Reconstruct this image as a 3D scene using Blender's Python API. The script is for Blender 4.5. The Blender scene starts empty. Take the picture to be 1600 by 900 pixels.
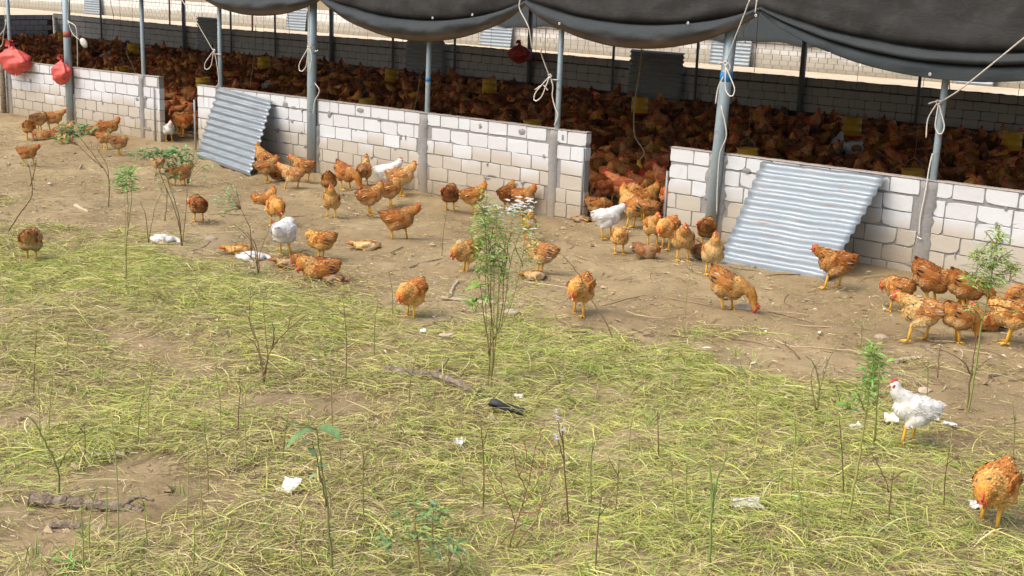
import bpy, bmesh, math, random
import numpy as np
from mathutils import Vector, Matrix
rad = math.radians
random.seed(11)
RNG = np.random.default_rng(11)
S = bpy.context.scene
COL = S.collection

# ------------------------------------------------------------------ camera
FPX, PITCH, ROLL, YAW, CH, CD = 1995.05, rad(13.718), rad(1.9135), rad(-40.348), 2.8006, 12.108
_cy, _sy, _cp, _sp = math.cos(YAW), math.sin(YAW), math.cos(PITCH), math.sin(PITCH)
cF = np.array([_sy * _cp, _cy * _cp, -_sp])
_R = np.array([_cy, -_sy, 0.0]); _U = np.cross(_R, cF)
cR = math.cos(ROLL) * _R + math.sin(ROLL) * _U
cU = -math.sin(ROLL) * _R + math.cos(ROLL) * _U
cC = np.array([0.0, -CD, CH])
cam = bpy.data.cameras.new("camera"); camo = bpy.data.objects.new("camera", cam); COL.objects.link(camo)
cam.sensor_width = 36; cam.lens = 36 * FPX / 1600; cam.clip_start = .1; cam.clip_end = 600
camo.matrix_world = Matrix(((cR[0], cU[0], -cF[0], cC[0]), (cR[1], cU[1], -cF[1], cC[1]), (cR[2], cU[2], -cF[2], cC[2]), (0, 0, 0, 1)))
S.camera = camo

# ------------------------------------------------------------------ sky, sun, exposure
SUN_EL, SUN_AZ = rad(56), rad(205)          # azimuth clockwise from +Y
W = bpy.data.worlds.new("World"); S.world = W; W.use_nodes = True
nt = W.node_tree; bg = nt.nodes["Background"]
sky = nt.nodes.new("ShaderNodeTexSky"); sky.sky_type = 'NISHITA'; sky.sun_disc = False
sky.sun_elevation = SUN_EL; sky.sun_rotation = SUN_AZ
sky.air_density = 1.0; sky.dust_density = 6.0; sky.ozone_density = 1.0
nt.links.new(sky.outputs[0], bg.inputs[0]); bg.inputs[1].default_value = 0.15
sl = bpy.data.lights.new("sun", 'SUN'); so = bpy.data.objects.new("sun", sl); COL.objects.link(so)
sl.energy = .9; sl.angle = rad(70); sl.color = (1.0, .97, .93)
sdir = Vector((math.sin(SUN_AZ) * math.cos(SUN_EL), math.cos(SUN_AZ) * math.cos(SUN_EL), math.sin(SUN_EL)))
so.rotation_euler = sdir.to_track_quat('Z', 'Y').to_euler()
vs = S.view_settings
vs.view_transform = 'Standard'; vs.look = 'None'; vs.exposure = 0.70; vs.gamma = 1; vs.use_curve_mapping = False
try:
    S.cycles.use_denoising = True
    S.cycles.max_bounces = 8
except Exception:
    pass

# ------------------------------------------------------------------ geometry of the place
FW_TOP = 1.0
BACK_Y = 11.69
def _hash(ix, iy, seed):
    v = np.sin(ix * 127.1 + iy * 311.7 + seed * 74.7) * 43758.5453
    return v - np.floor(v)
def vnoise(x, y, s=1.0, seed=0):
    x = np.asarray(x, float) / s; y = np.asarray(y, float) / s
    ix = np.floor(x); iy = np.floor(y); fx = x - ix; fy = y - iy
    fx = fx * fx * (3 - 2 * fx); fy = fy * fy * (3 - 2 * fy)
    a = _hash(ix, iy, seed); b = _hash(ix + 1, iy, seed); c = _hash(ix, iy + 1, seed); d = _hash(ix + 1, iy + 1, seed)
    return (a * (1 - fx) + b * fx) * (1 - fy) + (c * (1 - fx) + d * fx) * fy
def sstep(a, b, x):
    t = np.clip((np.asarray(x, float) - a) / (b - a), 0, 1); return t * t * (3 - 2 * t)
def gh(x, y):
    """Height of the ground sheet: level yard, a little lower before the middle wall, banked up before the right one."""
    x = np.asarray(x, float); y = np.asarray(y, float)
    near = sstep(-3.2, -0.4, y) * (1 - sstep(.5, 1.5, y))
    mid = sstep(-19, -16, x) * (1 - sstep(-9.5, -8.3, x))
    rgt = sstep(-8.3, -6, x)
    base = near * (-0.06 * mid + 0.05 * rgt)
    yard = 1 - sstep(-.5, .3, y)
    n = (vnoise(x, y, 1.7, 3) - .5) * .05 + (vnoise(x, y, .55, 5) - .5) * .03
    return base + n * yard
def proj(P):
    v = np.asarray(P, float) - cC; z = v @ cF
    return 800 + FPX * (v @ cR) / z, 450 - FPX * (v @ cU) / z
def ray(px, py):
    return cF * FPX + cR * (px - 800) - cU * (py - 450)
def at(px, py, lift=0.0):
    """The point of the ground seen at a place of the photograph."""
    d = ray(px, py); z = 0.0
    for _ in range(8):
        t = (z + lift - cC[2]) / d[2]; P = cC + t * d; z = float(gh(P[0], P[1]))
    P[2] = z + lift
    return P
def aty(px, py, Y):
    d = ray(px, py); return cC + d * ((Y - cC[1]) / d[1])
_hF = np.array([_sy, _cy, 0.0])
def beside(base, px, py):
    """Point over the ground at the same distance as base."""
    d = ray(px, py); return cC + d * (((np.asarray(base) - cC) @ _hF) / (d @ _hF))
def V3(p): return Vector((float(p[0]), float(p[1]), float(p[2])))

# ------------------------------------------------------------------ material helpers
def mat(name, rough=.8, metal=0.0, spec=.3):
    m = bpy.data.materials.new(name); m.use_nodes = True
    b = m.node_tree.nodes["Principled BSDF"]
    b.inputs["Roughness"].default_value = rough; b.inputs["Metallic"].default_value = metal
    b.inputs["Specular IOR Level"].default_value = spec
    return m, m.node_tree, b
def N(t, typ, **kw):
    n = t.nodes.new(typ)
    for k, v in kw.items():
        if k in n.inputs: n.inputs[k].default_value = v
        else: setattr(n, k, v)
    return n
def noise(t, scale, detail=4, vec=None, rough=.55):
    n = N(t, "ShaderNodeTexNoise", Scale=scale, Detail=detail, Roughness=rough)
    if vec is not None: t.links.new(vec, n.inputs["Vector"])
    return n.outputs["Fac"]
def ramp(t, fac, stops):
    r = t.nodes.new("ShaderNodeValToRGB"); e = r.color_ramp.elements
    while len(e) < len(stops): e.new(.5)
    for el, (p, c) in zip(e, stops): el.position = p; el.color = (*c, 1) if len(c) == 3 else c
    t.links.new(fac, r.inputs[0]); return r.outputs[0]
def mix(t, fac, a, b, mode='MIX'):
    n = t.nodes.new("ShaderNodeMix"); n.data_type = 'RGBA'; n.blend_type = mode
    for sock, v in ((n.inputs[0], fac), (n.inputs[6], a), (n.inputs[7], b)):
        if hasattr(v, "links"): t.links.new(v, sock)
        elif isinstance(v, (int, float)): sock.default_value = v
        else: sock.default_value = (*v, 1)
    return n.outputs[2]
def mathn(t, op, a, b=0.0, clamp=False):
    n = t.nodes.new("ShaderNodeMath"); n.operation = op; n.use_clamp = clamp
    for sock, v in ((n.inputs[0], a), (n.inputs[1], b)):
        if hasattr(v, "links"): t.links.new(v, sock)
        else: sock.default_value = v
    return n.outputs[0]
def maprange(t, v, a, b, c=0.0, d=1.0):
    n = t.nodes.new("ShaderNodeMapRange"); n.clamp = True
    t.links.new(v, n.inputs[0])
    for i, x in enumerate((a, b, c, d)): n.inputs[i + 1].default_value = x
    return n.outputs[0]
def bump(t, b, h, strength=.4, dist=.01):
    n = N(t, "ShaderNodeBump", Strength=strength, Distance=dist)
    t.links.new(h, n.inputs["Height"]); t.links.new(n.outputs[0], b.inputs["Normal"])
def geo(t): return t.nodes.new("ShaderNodeNewGeometry").outputs["Position"]
def sep(t, v):
    n = t.nodes.new("ShaderNodeSeparateXYZ"); t.links.new(v, n.inputs[0]); return n.outputs
def objinfo(t): return t.nodes.new("ShaderNodeObjectInfo").outputs
def attr(t, name="Col"):
    n = t.nodes.new("ShaderNodeAttribute"); n.attribute_name = name; return n.outputs[0]
def hsv(t, col, h=None, s=None, v=None):
    n = t.nodes.new("ShaderNodeHueSaturation"); t.links.new(col, n.inputs["Color"])
    for k, x in (("Hue", h), ("Saturation", s), ("Value", v)):
        if x is None: continue
        if hasattr(x, "links"): t.links.new(x, n.inputs[k])
        else: n.inputs[k].default_value = x
    return n.outputs[0]
def simple(name, c, rough=.7, metal=0.0, var=.25, scale=20, bmp=0.0, spec=.3):
    m, t, b = mat(name, rough, metal, spec)
    tc = t.nodes.new("ShaderNodeTexCoord").outputs["Object"]
    f = noise(t, scale, 5, tc)
    o = mix(t, f, [x * (1 - var) for x in c], [min(1, x * (1 + var)) for x in c])
    o = hsv(t, o, v=maprange(t, objinfo(t)["Random"], 0, 1, 1 - var * .5, 1 + var * .5))
    t.links.new(o, b.inputs["Base Color"])
    if bmp: bump(t, b, f, bmp, .01)
    return m

def make_ground_mat():
    m, t, b = mat("bare_earth", .95, 0, .1)
    p = geo(t)
    a = noise(t, .55, 6, p, .6); f = noise(t, 7, 6, p, .65); g = noise(t, 42, 4, p, .6)
    c = ramp(t, a, [(.32, (.215, .160, .084)), (.5, (.290, .223, .120)), (.68, (.37, .295, .170))])
    c = mix(t, mathn(t, 'MULTIPLY', maprange(t, f, .45, .75), .65), c, (.215, .152, .085))
    c = mix(t, mathn(t, 'MULTIPLY', maprange(t, g, .55, .8), .55), c, (.46, .375, .25))
    c = mix(t, mathn(t, 'MULTIPLY', maprange(t, g, .42, .25), .5), c, (.17, .115, .065))
    # damp, trodden band before the pen doors
    t.links.new(c, b.inputs["Base Color"])
    h = mathn(t, 'ADD', mathn(t, 'MULTIPLY', f, .7), mathn(t, 'MULTIPLY', g, .35))
    bump(t, b, h, .75, .03)
    return m
def make_sand_mat():
    m, t, b = mat("pale_sand", .95, 0, .1)
    p = geo(t); a = noise(t, .8, 5, p); f = noise(t, 9, 5, p)
    c = ramp(t, a, [(.35, (.50, .41, .29)), (.65, (.62, .53, .40))])
    c = mix(t, maprange(t, f, .55, .75), c, (.42, .34, .22))
    t.links.new(c, b.inputs["Base Color"]); bump(t, b, f, .5, .03); return m
def make_litter_mat():
    m, t, b = mat("brown_litter", .95, 0, .1)
    p = geo(t); f = noise(t, 12, 6, p)
    c = ramp(t, f, [(.35, (.09, .06, .035)), (.7, (.22, .15, .09))])
    t.links.new(c, b.inputs["Base Color"]); bump(t, b, f, .6, .03); return m
def make_block_mat(name, white, dirt_top, dirt, dim=1.0):
    """Whitewashed blocks, splashed with mud near the ground."""
    m, t, b = mat(name, .9, 0, .15)
    p = geo(t); z = sep(t, p)[2]
    f = noise(t, 22, 6, p, .65); big = noise(t, 1.3, 4, p); sp = noise(t, 90, 3, p, .7)
    r = objinfo(t)["Random"]
    c = mix(t, f, [x * .93 for x in white], [min(1, x * 1.04) for x in white])
    c = hsv(t, c, s=maprange(t, r, 0, 1, .6, 1.5), v=maprange(t, r, 0, 1, .91, 1.02))
    zz = mathn(t, 'ADD', z, mathn(t, 'ADD', mathn(t, 'MULTIPLY', mathn(t, 'SUBTRACT', big, .5), .26), mathn(t, 'MULTIPLY', mathn(t, 'SUBTRACT', r, .5), .20)))
    d1 = maprange(t, zz, dirt_top, dirt_top - .16)
    c = mix(t, mathn(t, 'MULTIPLY', d1, .9), c, dirt)
    d2 = maprange(t, zz, .33, .03)
    c = mix(t, mathn(t, 'MULTIPLY', d2, maprange(t, f, .3, .55, .5, 1.0)), c, [dirt[0] * .80, dirt[1] * .74, dirt[2] * .66])
    c = mix(t, mathn(t, 'MULTIPLY', maprange(t, sp, .66, .74), .55), c, (.30, .27, .22))
    st = maprange(t, noise(t, 5, 6, p, .7), .60, .72)
    c = mix(t, mathn(t, 'MULTIPLY', st, .35), c, (.40, .37, .32))
    t.links.new(c, b.inputs["Base Color"]); bump(t, b, mathn(t, 'ADD', f, mathn(t, 'MULTIPLY', sp, .5)), .45, .006)
    return m
def make_mortar_mat(name, c0, dirt):
    m, t, b = mat(name, .95, 0, .1)
    p = geo(t); z = sep(t, p)[2]; f = noise(t, 30, 6, p, .65); big = noise(t, 2, 4, p)
    c = mix(t, f, [x * .68 for x in c0], [x * 1.2 for x in c0])
    zz = mathn(t, 'ADD', z, mathn(t, 'MULTIPLY', mathn(t, 'SUBTRACT', big, .5), .35))
    c = mix(t, mathn(t, 'MULTIPLY', maprange(t, zz, .42, .05), .85), c, dirt)
    t.links.new(c, b.inputs["Base Color"]); bump(t, b, f, .7, .012); return m
def make_zinc_mat(name, base, rust=.5, metal=.55, rough=.42):
    m, t, b = mat(name, rough, metal, .5)
    tc = t.nodes.new("ShaderNodeTexCoord").outputs["Object"]
    mp = N(t, "ShaderNodeMapping"); mp.inputs["Scale"].default_value = (2.5, 14, 14); t.links.new(tc, mp.inputs[0])
    f = noise(t, 1.6, 6, mp.outputs[0], .6); g = noise(t, 3.2, 5, tc); sp = noise(t, 55, 2, tc)
    c = mix(t, f, [x * .78 for x in base], [min(1, x * 1.15) for x in base])
    c = mix(t, mathn(t, 'MULTIPLY', maprange(t, g, .5, .75), .35), c, (.40, .41, .40))
    c = mix(t, mathn(t, 'MULTIPLY', maprange(t, sp, .4, .7), .15), c, (.25, .27, .28))
    mp2 = N(t, "ShaderNodeMapping"); mp2.inputs["Scale"].default_value = (1.6, 9, 9); t.links.new(tc, mp2.inputs[0])
    rr = maprange(t, noise(t, 2.1, 6, mp2.outputs[0], .7), .58, .68)
    c = mix(t, mathn(t, 'MULTIPLY', rr, rust), c, (.26, .12, .05))
    t.links.new(c, b.inputs["Base Color"])
    t.links.new(maprange(t, f, .3, .7, rough - .08, rough + .2), b.inputs["Roughness"])
    bump(t, b, f, .15, .004)
    return m
def make_post_mat(name, base, rust=.6):
    m, t, b = mat(name, .45, .25, .4)
    p = geo(t); f = noise(t, 14, 6, p, .65); g = noise(t, 3, 4, p); z = sep(t, p)[2]
    c = mix(t, f, [x * .8 for x in base], [min(1, x * 1.12) for x in base])
    c = mix(t, mathn(t, 'MULTIPLY', maprange(t, mathn(t, 'ADD', f, mathn(t, 'MULTIPLY', g, .5)), .82, .95), rust), c, (.20, .11, .06))
    c = mix(t, mathn(t, 'MULTIPLY', maprange(t, mathn(t, 'ADD', z, mathn(t, 'MULTIPLY', f, .4)), .75, .3), .6), c, (.36, .33, .28))
    t.links.new(c, b.inputs["Base Color"]); bump(t, b, f, .2, .003); return m
def make_tarp_mat():
    m, t, b = mat("black_tarpaulin", .8, 0, .2)
    p = geo(t); tc = t.nodes.new("ShaderNodeTexCoord").outputs["Object"]
    f = noise(t, 2.2, 6, p, .6); g = noise(t, 9, 5, p, .6); w = noise(t, 160, 2, p)
    c = mix(t, f, (.022, .022, .022), (.046, .045, .043))
    c = mix(t, mathn(t, 'MULTIPLY', maprange(t, g, .45, .75), .5), c, (.060, .055, .049))
    dust = attr(t, "Col")                         # settled mud along the bottom roll
    c = mix(t, mathn(t, 'MULTIPLY', sep(t, dust)[0], maprange(t, f, .3, .6, .55, 1.0)), c, (.17, .118, .075))
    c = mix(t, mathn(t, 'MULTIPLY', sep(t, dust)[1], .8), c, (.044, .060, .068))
    t.links.new(c, b.inputs["Base Color"]); mpv = N(t, "ShaderNodeMapping"); mpv.inputs["Scale"].default_value = (1.0, 1.0, 2.6); mpv.inputs["Rotation"].default_value = (0, rad(18), 0); t.links.new(p, mpv.inputs[0])
    vo = N(t, "ShaderNodeTexVoronoi", Scale=3.2); vo.feature = 'DISTANCE_TO_EDGE'
    wv = t.nodes.new("ShaderNodeVectorMath"); wv.operation = 'ADD'; t.links.new(mpv.outputs[0], wv.inputs[0]); nz = N(t, "ShaderNodeTexNoise", Scale=2.0, Detail=3); t.links.new(mpv.outputs[0], nz.inputs["Vector"]); t.links.new(nz.outputs["Color"], wv.inputs[1]); t.links.new(wv.outputs[0], vo.inputs["Vector"])
    cr = maprange(t, vo.outputs["Distance"], 0, .12)
    bump(t, b, mathn(t, 'ADD', mathn(t, 'ADD', mathn(t, 'MULTIPLY', g, .8), mathn(t, 'MULTIPLY', cr, .10)), mathn(t, 'MULTIPLY', w, .15)), .6, .02)
    return m
def make_attr_mat(name, rough=.8, spec=.2, trans=0.0, var=.2, vscale=60, bmp=0.0):
    m, t, b = mat(name, rough, 0, spec)
    tc = t.nodes.new("ShaderNodeTexCoord").outputs["Object"]
    f = noise(t, vscale, 3, tc)
    c = hsv(t, attr(t), v=maprange(t, f, .25, .75, 1 - var, 1 + var))
    t.links.new(c, b.inputs["Base Color"])
    if bmp: bump(t, b, f, bmp, .004)
    if trans:
        tr = t.nodes.new("ShaderNodeBsdfTranslucent"); t.links.new(c, tr.inputs[0])
        ms = t.nodes.new("ShaderNodeMixShader"); ms.inputs[0].default_value = trans
        t.links.new(b.outputs[0], ms.inputs[1]); t.links.new(tr.outputs[0], ms.inputs[2])
        t.links.new(ms.outputs[0], t.nodes["Material Output"].inputs[0])
    return m
def make_plumage(name):
    """Feather colours from the mesh, tinted by the bird's own object colour; alpha 0 turns the plumage white."""
    m, t, b = mat(name, .82, 0, .15)
    tc = t.nodes.new("ShaderNodeTexCoord").outputs["Object"]
    oi = objinfo(t)
    f = noise(t, 95, 3, tc, .6); g = noise(t, 22, 4, tc)
    c = mix(t, 1.0, attr(t), oi["Color"], 'MULTIPLY')
    c = hsv(t, c, v=maprange(t, mathn(t, 'ADD', mathn(t, 'MULTIPLY', f, .6), mathn(t, 'MULTIPLY', g, .4)), .3, .7, .72, 1.25))
    wht = mix(t, maprange(t, g, .3, .7), (.74, .73, .695), (.68, .66, .60))
    c = mix(t, oi["Alpha"], wht, c)
    t.links.new(c, b.inputs["Base Color"]); bump(t, b, f, .3, .004)
    return m

M = {}
M['ground'] = make_ground_mat(); M['sand'] = make_sand_mat(); M['litter'] = make_litter_mat()
M['block'] = make_block_mat("whitewashed_block", (.65, .672, .68), .60, (.475, .430, .345))
M['mortar'] = make_mortar_mat("grey_mortar", (.30, .297, .285), (.31, .26, .19))
M['backblock'] = make_block_mat("grey_block", (.62, .60, .57), .2, (.30, .26, .21))
M['backmortar'] = make_mortar_mat("dark_mortar", (.14, .13, .12), (.16, .13, .1))
M['farblock'] = make_block_mat("far_whitewashed_block", (.68, .67, .64), .66, (.38, .355, .29))
M['zinc'] = make_zinc_mat("galvanised_sheet", (.285, .335, .37), .5, .4)
M['zincdull'] = make_zinc_mat("dull_galvanised_sheet", (.46, .48, .49), .2, .45, .55)
M['post'] = make_post_mat("painted_steel", (.36, .46, .50))
M['postdark'] = make_post_mat("grey_steel", (.26, .30, .32))
M['rustpost'] = make_post_mat("rusty_steel", (.20, .09, .05))
M['tarp'] = make_tarp_mat()
M['rope'] = simple("pale_rope", (.66, .63, .55), .9, 0, .2, 60, .5)
M['twine'] = simple("tan_twine", (.36, .30, .19), .9, 0, .2, 60, .5)
M['bluetape'] = simple("blue_tape", (.03, .22, .52), .5, 0, .15)
M['redtape'] = simple("red_tape", (.34, .10, .07), .6, 0, .2)
M['redbag'] = simple("red_plastic_bag", (.56, .085, .07), .55, 0, .25, 9, .3, .5)
M['yellow'] = simple("yellow_plastic", (.74, .41, .04), .5, 0, .42, 9)
M['redplastic'] = simple("red_plastic", (.50, .06, .03), .4, 0, .2, 12)
M['wire'] = simple("grey_wire", (.38, .37, .34), .5, .5, .1)
M['eyelet'] = simple("eyelet_metal", (.72, .72, .70), .4, .3, .1)
M['straw'] = make_attr_mat("cut_grass", .75, .2, .15, .15, 8)
M['leaf'] = make_attr_mat("leaf", .55, .3, .28, .25, 40)
M['stem'] = make_attr_mat("stem", .75, .2, 0, .2, 60)
M['plume'] = make_plumage("plumage")
M['comb'] = simple("red_comb", (.62, .085, .05), .55, 0, .2, 60)
M['legskin'] = simple("yellow_leg_skin", (.74, .42, .06), .55, 0, .2, 50)
M['beak'] = simple("horn_beak", (.52, .36, .16), .45, 0, .2, 50)
M['eye'] = simple("bird_eye", (.02, .014, .01), .15, 0, .1, 50, 0, .6)
def make_bark_mat():
    m, t, b = mat("weathered_bark", .95, 0, .1); p = geo(t)
    f = noise(t, 16, 6, p, .7); g = noise(t, 70, 4, p, .7)
    c = ramp(t, f, [(.30, (.12, .09, .062)), (.48, (.25, .20, .145)), (.62, (.36, .295, .215)), (.75, (.46, .40, .30))])
    c = mix(t, mathn(t, 'MULTIPLY', maprange(t, g, .5, .7), .6), c, (.10, .075, .05))
    t.links.new(c, b.inputs["Base Color"]); bump(t, b, mathn(t, 'ADD', f, mathn(t, 'MULTIPLY', g, .6)), 1.0, .02); return m
M['bark'] = make_bark_mat()
M['oldbark'] = simple("old_bark", (.21, .165, .12), .95, 0, .5, 22, 1.0)
M['driedwood'] = simple("grey_dry_wood", (.40, .33, .23), .9, 0, .35, 20, .7)
M['paper'] = simple("white_scrap", (.72, .70, .66), .7, 0, .15, 25, .3)
M['blackplastic'] = simple("black_plastic", (.022, .023, .026), .35, 0, .3, 20, .4, .5)
M['stone'] = simple("tan_stone", (.42, .34, .24), .95, 0, .3, 20, .6)
M['skin'] = simple("bare_pink_skin", (.55, .33, .25), .6, 0, .25, 30, .4)

# ------------------------------------------------------------------ mesh helpers
def tag(o, label=None, cat=None, group=None, kind=None):
    if label: o["label"] = label
    if cat: o["category"] = cat
    if group: o["group"] = group
    if kind: o["kind"] = kind
    return o
def link(name, mesh, m=None, parent=None, loc=None, rot=None):
    o = bpy.data.objects.new(name, mesh); COL.objects.link(o)
    if m is not None and mesh is not None and not mesh.materials: mesh.materials.append(m)
    if parent is not None: o.parent = parent
    if loc is not None: o.location = loc
    if rot is not None: o.rotation_euler = rot
    return o
def empty(name, loc=(0, 0, 0), rz=0.0):
    o = bpy.data.objects.new(name, None); COL.objects.link(o); o.location = V3(loc); o.rotation_euler = (0, 0, rz)
    o.empty_display_size = .05
    return o
def npmesh(name, verts, faces, cols=None, smooth=False):
    """Fast mesh from arrays; faces all triangles or all quads."""
    verts = np.asarray(verts, np.float32); faces = np.asarray(faces, np.int32)
    me = bpy.data.meshes.new(name); k = faces.shape[1]
    me.vertices.add(len(verts)); me.vertices.foreach_set("co", verts.ravel())
    me.loops.add(faces.size); me.loops.foreach_set("vertex_index", faces.ravel())
    me.polygons.add(len(faces)); me.polygons.foreach_set("loop_start", np.arange(0, faces.size, k, dtype=np.int32))
    me.polygons.foreach_set("loop_total", np.full(len(faces), k, np.int32))
    me.polygons.foreach_set("use_smooth", np.full(len(faces), smooth, bool))
    if cols is not None:
        a = me.color_attributes.new("Col", 'FLOAT_COLOR', 'POINT')
        c = np.ones((len(verts), 4), np.float32); c[:, :3] = cols; a.data.foreach_set("color", c.ravel())
    me.update(calc_edges=True); me.validate(); return me
class MB:
    def __init__(s): s.v = []; s.f = []; s.c = []
    def add(s, vs, fs, col=(1, 1, 1)):
        o = len(s.v); s.v += [tuple(map(float, v)) for v in vs]; s.f += [tuple(i + o for i in f) for f in fs]
        s.c += [col] * len(vs) if not isinstance(col, list) else col
    def tube(s, pts, r, n=6, col=(1, 1, 1), cap=True):
        pts = [np.asarray(p, float) for p in pts]
        if not hasattr(r, "__len__"): r = [r] * len(pts)
        ring = []; prev = None
        for i, p in enumerate(pts):
            d = pts[min(i + 1, len(pts) - 1)] - pts[max(i - 1, 0)]; d = d / (np.linalg.norm(d) + 1e-9)
            if prev is None:
                a = np.array([0, 0, 1.]) if abs(d[2]) < .9 else np.array([1., 0, 0]); u = np.cross(d, a)
            else: u = prev - d * (prev @ d)
            u /= np.linalg.norm(u) + 1e-9; prev = u; w = np.cross(d, u)
            ring.append([p + r[i] * (math.cos(2 * math.pi * k / n) * u + math.sin(2 * math.pi * k / n) * w) for k in range(n)])
        vs = [v for q in ring for v in q]
        fs = [(i * n + k, i * n + (k + 1) % n, (i + 1) * n + (k + 1) % n, (i + 1) * n + k) for i in range(len(pts) - 1) for k in range(n)]
        if cap: fs += [tuple(range(n))[::-1], tuple((len(pts) - 1) * n + k for k in range(n))]
        s.add(vs, fs, col)
    def box(s, x0, x1, y0, y1, z0, z1, col=(1, 1, 1)):
        s.add([(x0, y0, z0), (x1, y0, z0), (x1, y1, z0), (x0, y1, z0), (x0, y0, z1), (x1, y0, z1), (x1, y1, z1), (x0, y1, z1)],
              [(0, 3, 2, 1), (4, 5, 6, 7), (0, 1, 5, 4), (1, 2, 6, 5), (2, 3, 7, 6), (3, 0, 4, 7)], col)
    def lathe(s, prof, n=16, c=(0, 0, 0), col=(1, 1, 1)):
        vs = [(c[0] + r * math.cos(2 * math.pi * k / n), c[1] + r * math.sin(2 * math.pi * k / n), c[2] + z) for r, z in prof for k in range(n)]
        fs = [(i * n + k, i * n + (k + 1) % n, (i + 1) * n + (k + 1) % n, (i + 1) * n + k) for i in range(len(prof) - 1) for k in range(n)]
        s.add(vs, fs, col)
    def ell(s, c, r, n=8, m=5, rot=None, col=(1, 1, 1)):
        vs = []; 
        for i in range(m + 1):
            a = -math.pi / 2 + math.pi * i / m
            for k in range(n):
                q = np.array([r[0] * math.cos(a) * math.cos(2 * math.pi * k / n), r[1] * math.cos(a) * math.sin(2 * math.pi * k / n), r[2] * math.sin(a)])
                if rot is not None: q = rot @ q
                vs.append(np.asarray(c) + q)
        s.add(vs, [(i * n + k, i * n + (k + 1) % n, (i + 1) * n + (k + 1) % n, (i + 1) * n + k) for i in range(m) for k in range(n)], col)
    def leaf(s, base, d, up, L, w, col, droop=.15, fold=.12):
        """A leaf of six faces with a fold along the middle."""
        d = np.asarray(d, float); d /= np.linalg.norm(d) + 1e-9; sd = np.cross(d, up); sd /= np.linalg.norm(sd) + 1e-9; n = np.cross(sd, d)
        b = np.asarray(base, float); P = lambda t, x, h: b + d * L * t + sd * w * x + n * (h * w - droop * L * t * t)
        vs = [P(0, 0, 0), P(.3, -.42, fold * 2), P(.3, 0, 0), P(.3, .42, fold * 2), P(.65, -.38, fold * 2), P(.65, 0, 0), P(.65, .38, fold * 2), P(1, 0, 0)]
        s.add(vs, [(0, 2, 1), (0, 3, 2), (1, 2, 5, 4), (2, 3, 6, 5), (4, 5, 7), (5, 6, 7)], col)
    def mesh(s, name, smooth=False, cols=True):
        me = bpy.data.meshes.new(name); me.from_pydata(s.v, [], s.f)
        if smooth: me.polygons.foreach_set("use_smooth", [True] * len(me.polygons))
        if cols:
            a = me.color_attributes.new("Col", 'FLOAT_COLOR', 'POINT')
            c = np.ones((len(s.v), 4), np.float32); c[:, :3] = np.array(s.c); a.data.foreach_set("color", c.ravel())
        me.update(); return me
    def build(s, name, m, parent=None, smooth=False, loc=None):
        return link(name, s.mesh(name, smooth), m, parent, loc)
def spline(pts, n=8):
    P = [np.asarray(p, float) for p in pts]; P = [2 * P[0] - P[1]] + P + [2 * P[-1] - P[-2]]; out = []
    for i in range(1, len(P) - 2):
        for k in range(n):
            t = k / n; a, b, c, d = P[i - 1], P[i], P[i + 1], P[i + 2]
            out.append(.5 * ((2 * b) + (c - a) * t + (2 * a - 5 * b + 4 * c - d) * t * t + (-a + 3 * b - 3 * c + d) * t ** 3))
    out.append(P[-2]); return out

#@@ SETTING
# ------------------------------------------------------------------ ground
def axis(*segs):
    return np.concatenate([np.arange(a, b, s) for a, b, s in segs] + [[segs[-1][1]]])
gx = axis((-150, -30, 8), (-30, -23, .5), (-23, 2.5, .06), (2.5, 8.5, .75), (8.5, 110, 8)); gy = axis((-60, -12, 4), (-12, -11, .25), (-11, .6, .055), (.6, 12, 1.2), (12, 160, 8))
GX, GY = np.meshgrid(gx, gy); GZ = gh(GX, GY)
fine = (1 - sstep(-.25, .0, GY))
GZ = GZ + fine * ((vnoise(GX, GY, .27, 7) - .5) * .046 + (vnoise(GX, GY, .13, 8) - .5) * .032)
nx, ny = len(gx), len(gy); idx = np.arange(nx * ny).reshape(ny, nx)
F = np.stack([idx[:-1, :-1], idx[:-1, 1:], idx[1:, 1:], idx[1:, :-1]], -1).reshape(-1, 4)
tag(link("ground", npmesh("ground", np.stack([GX, GY, GZ], -1).reshape(-1, 3), F, smooth=True), M['ground']), kind="structure")
def sheet(name, x0, x1, y0, y1, z, m):
    return tag(link(name, npmesh(name, [(x0, y0, z), (x1, y0, z), (x1, y1, z), (x0, y1, z)], [(0, 1, 2, 3)]), m), kind="structure")
sheet("litter_floor", -44, 4.5, .9, BACK_Y, .016, M['litter'])
sheet("sandy_path", -80, 30, BACK_Y + .12, 27.2, .012, M['sand'])

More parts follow.
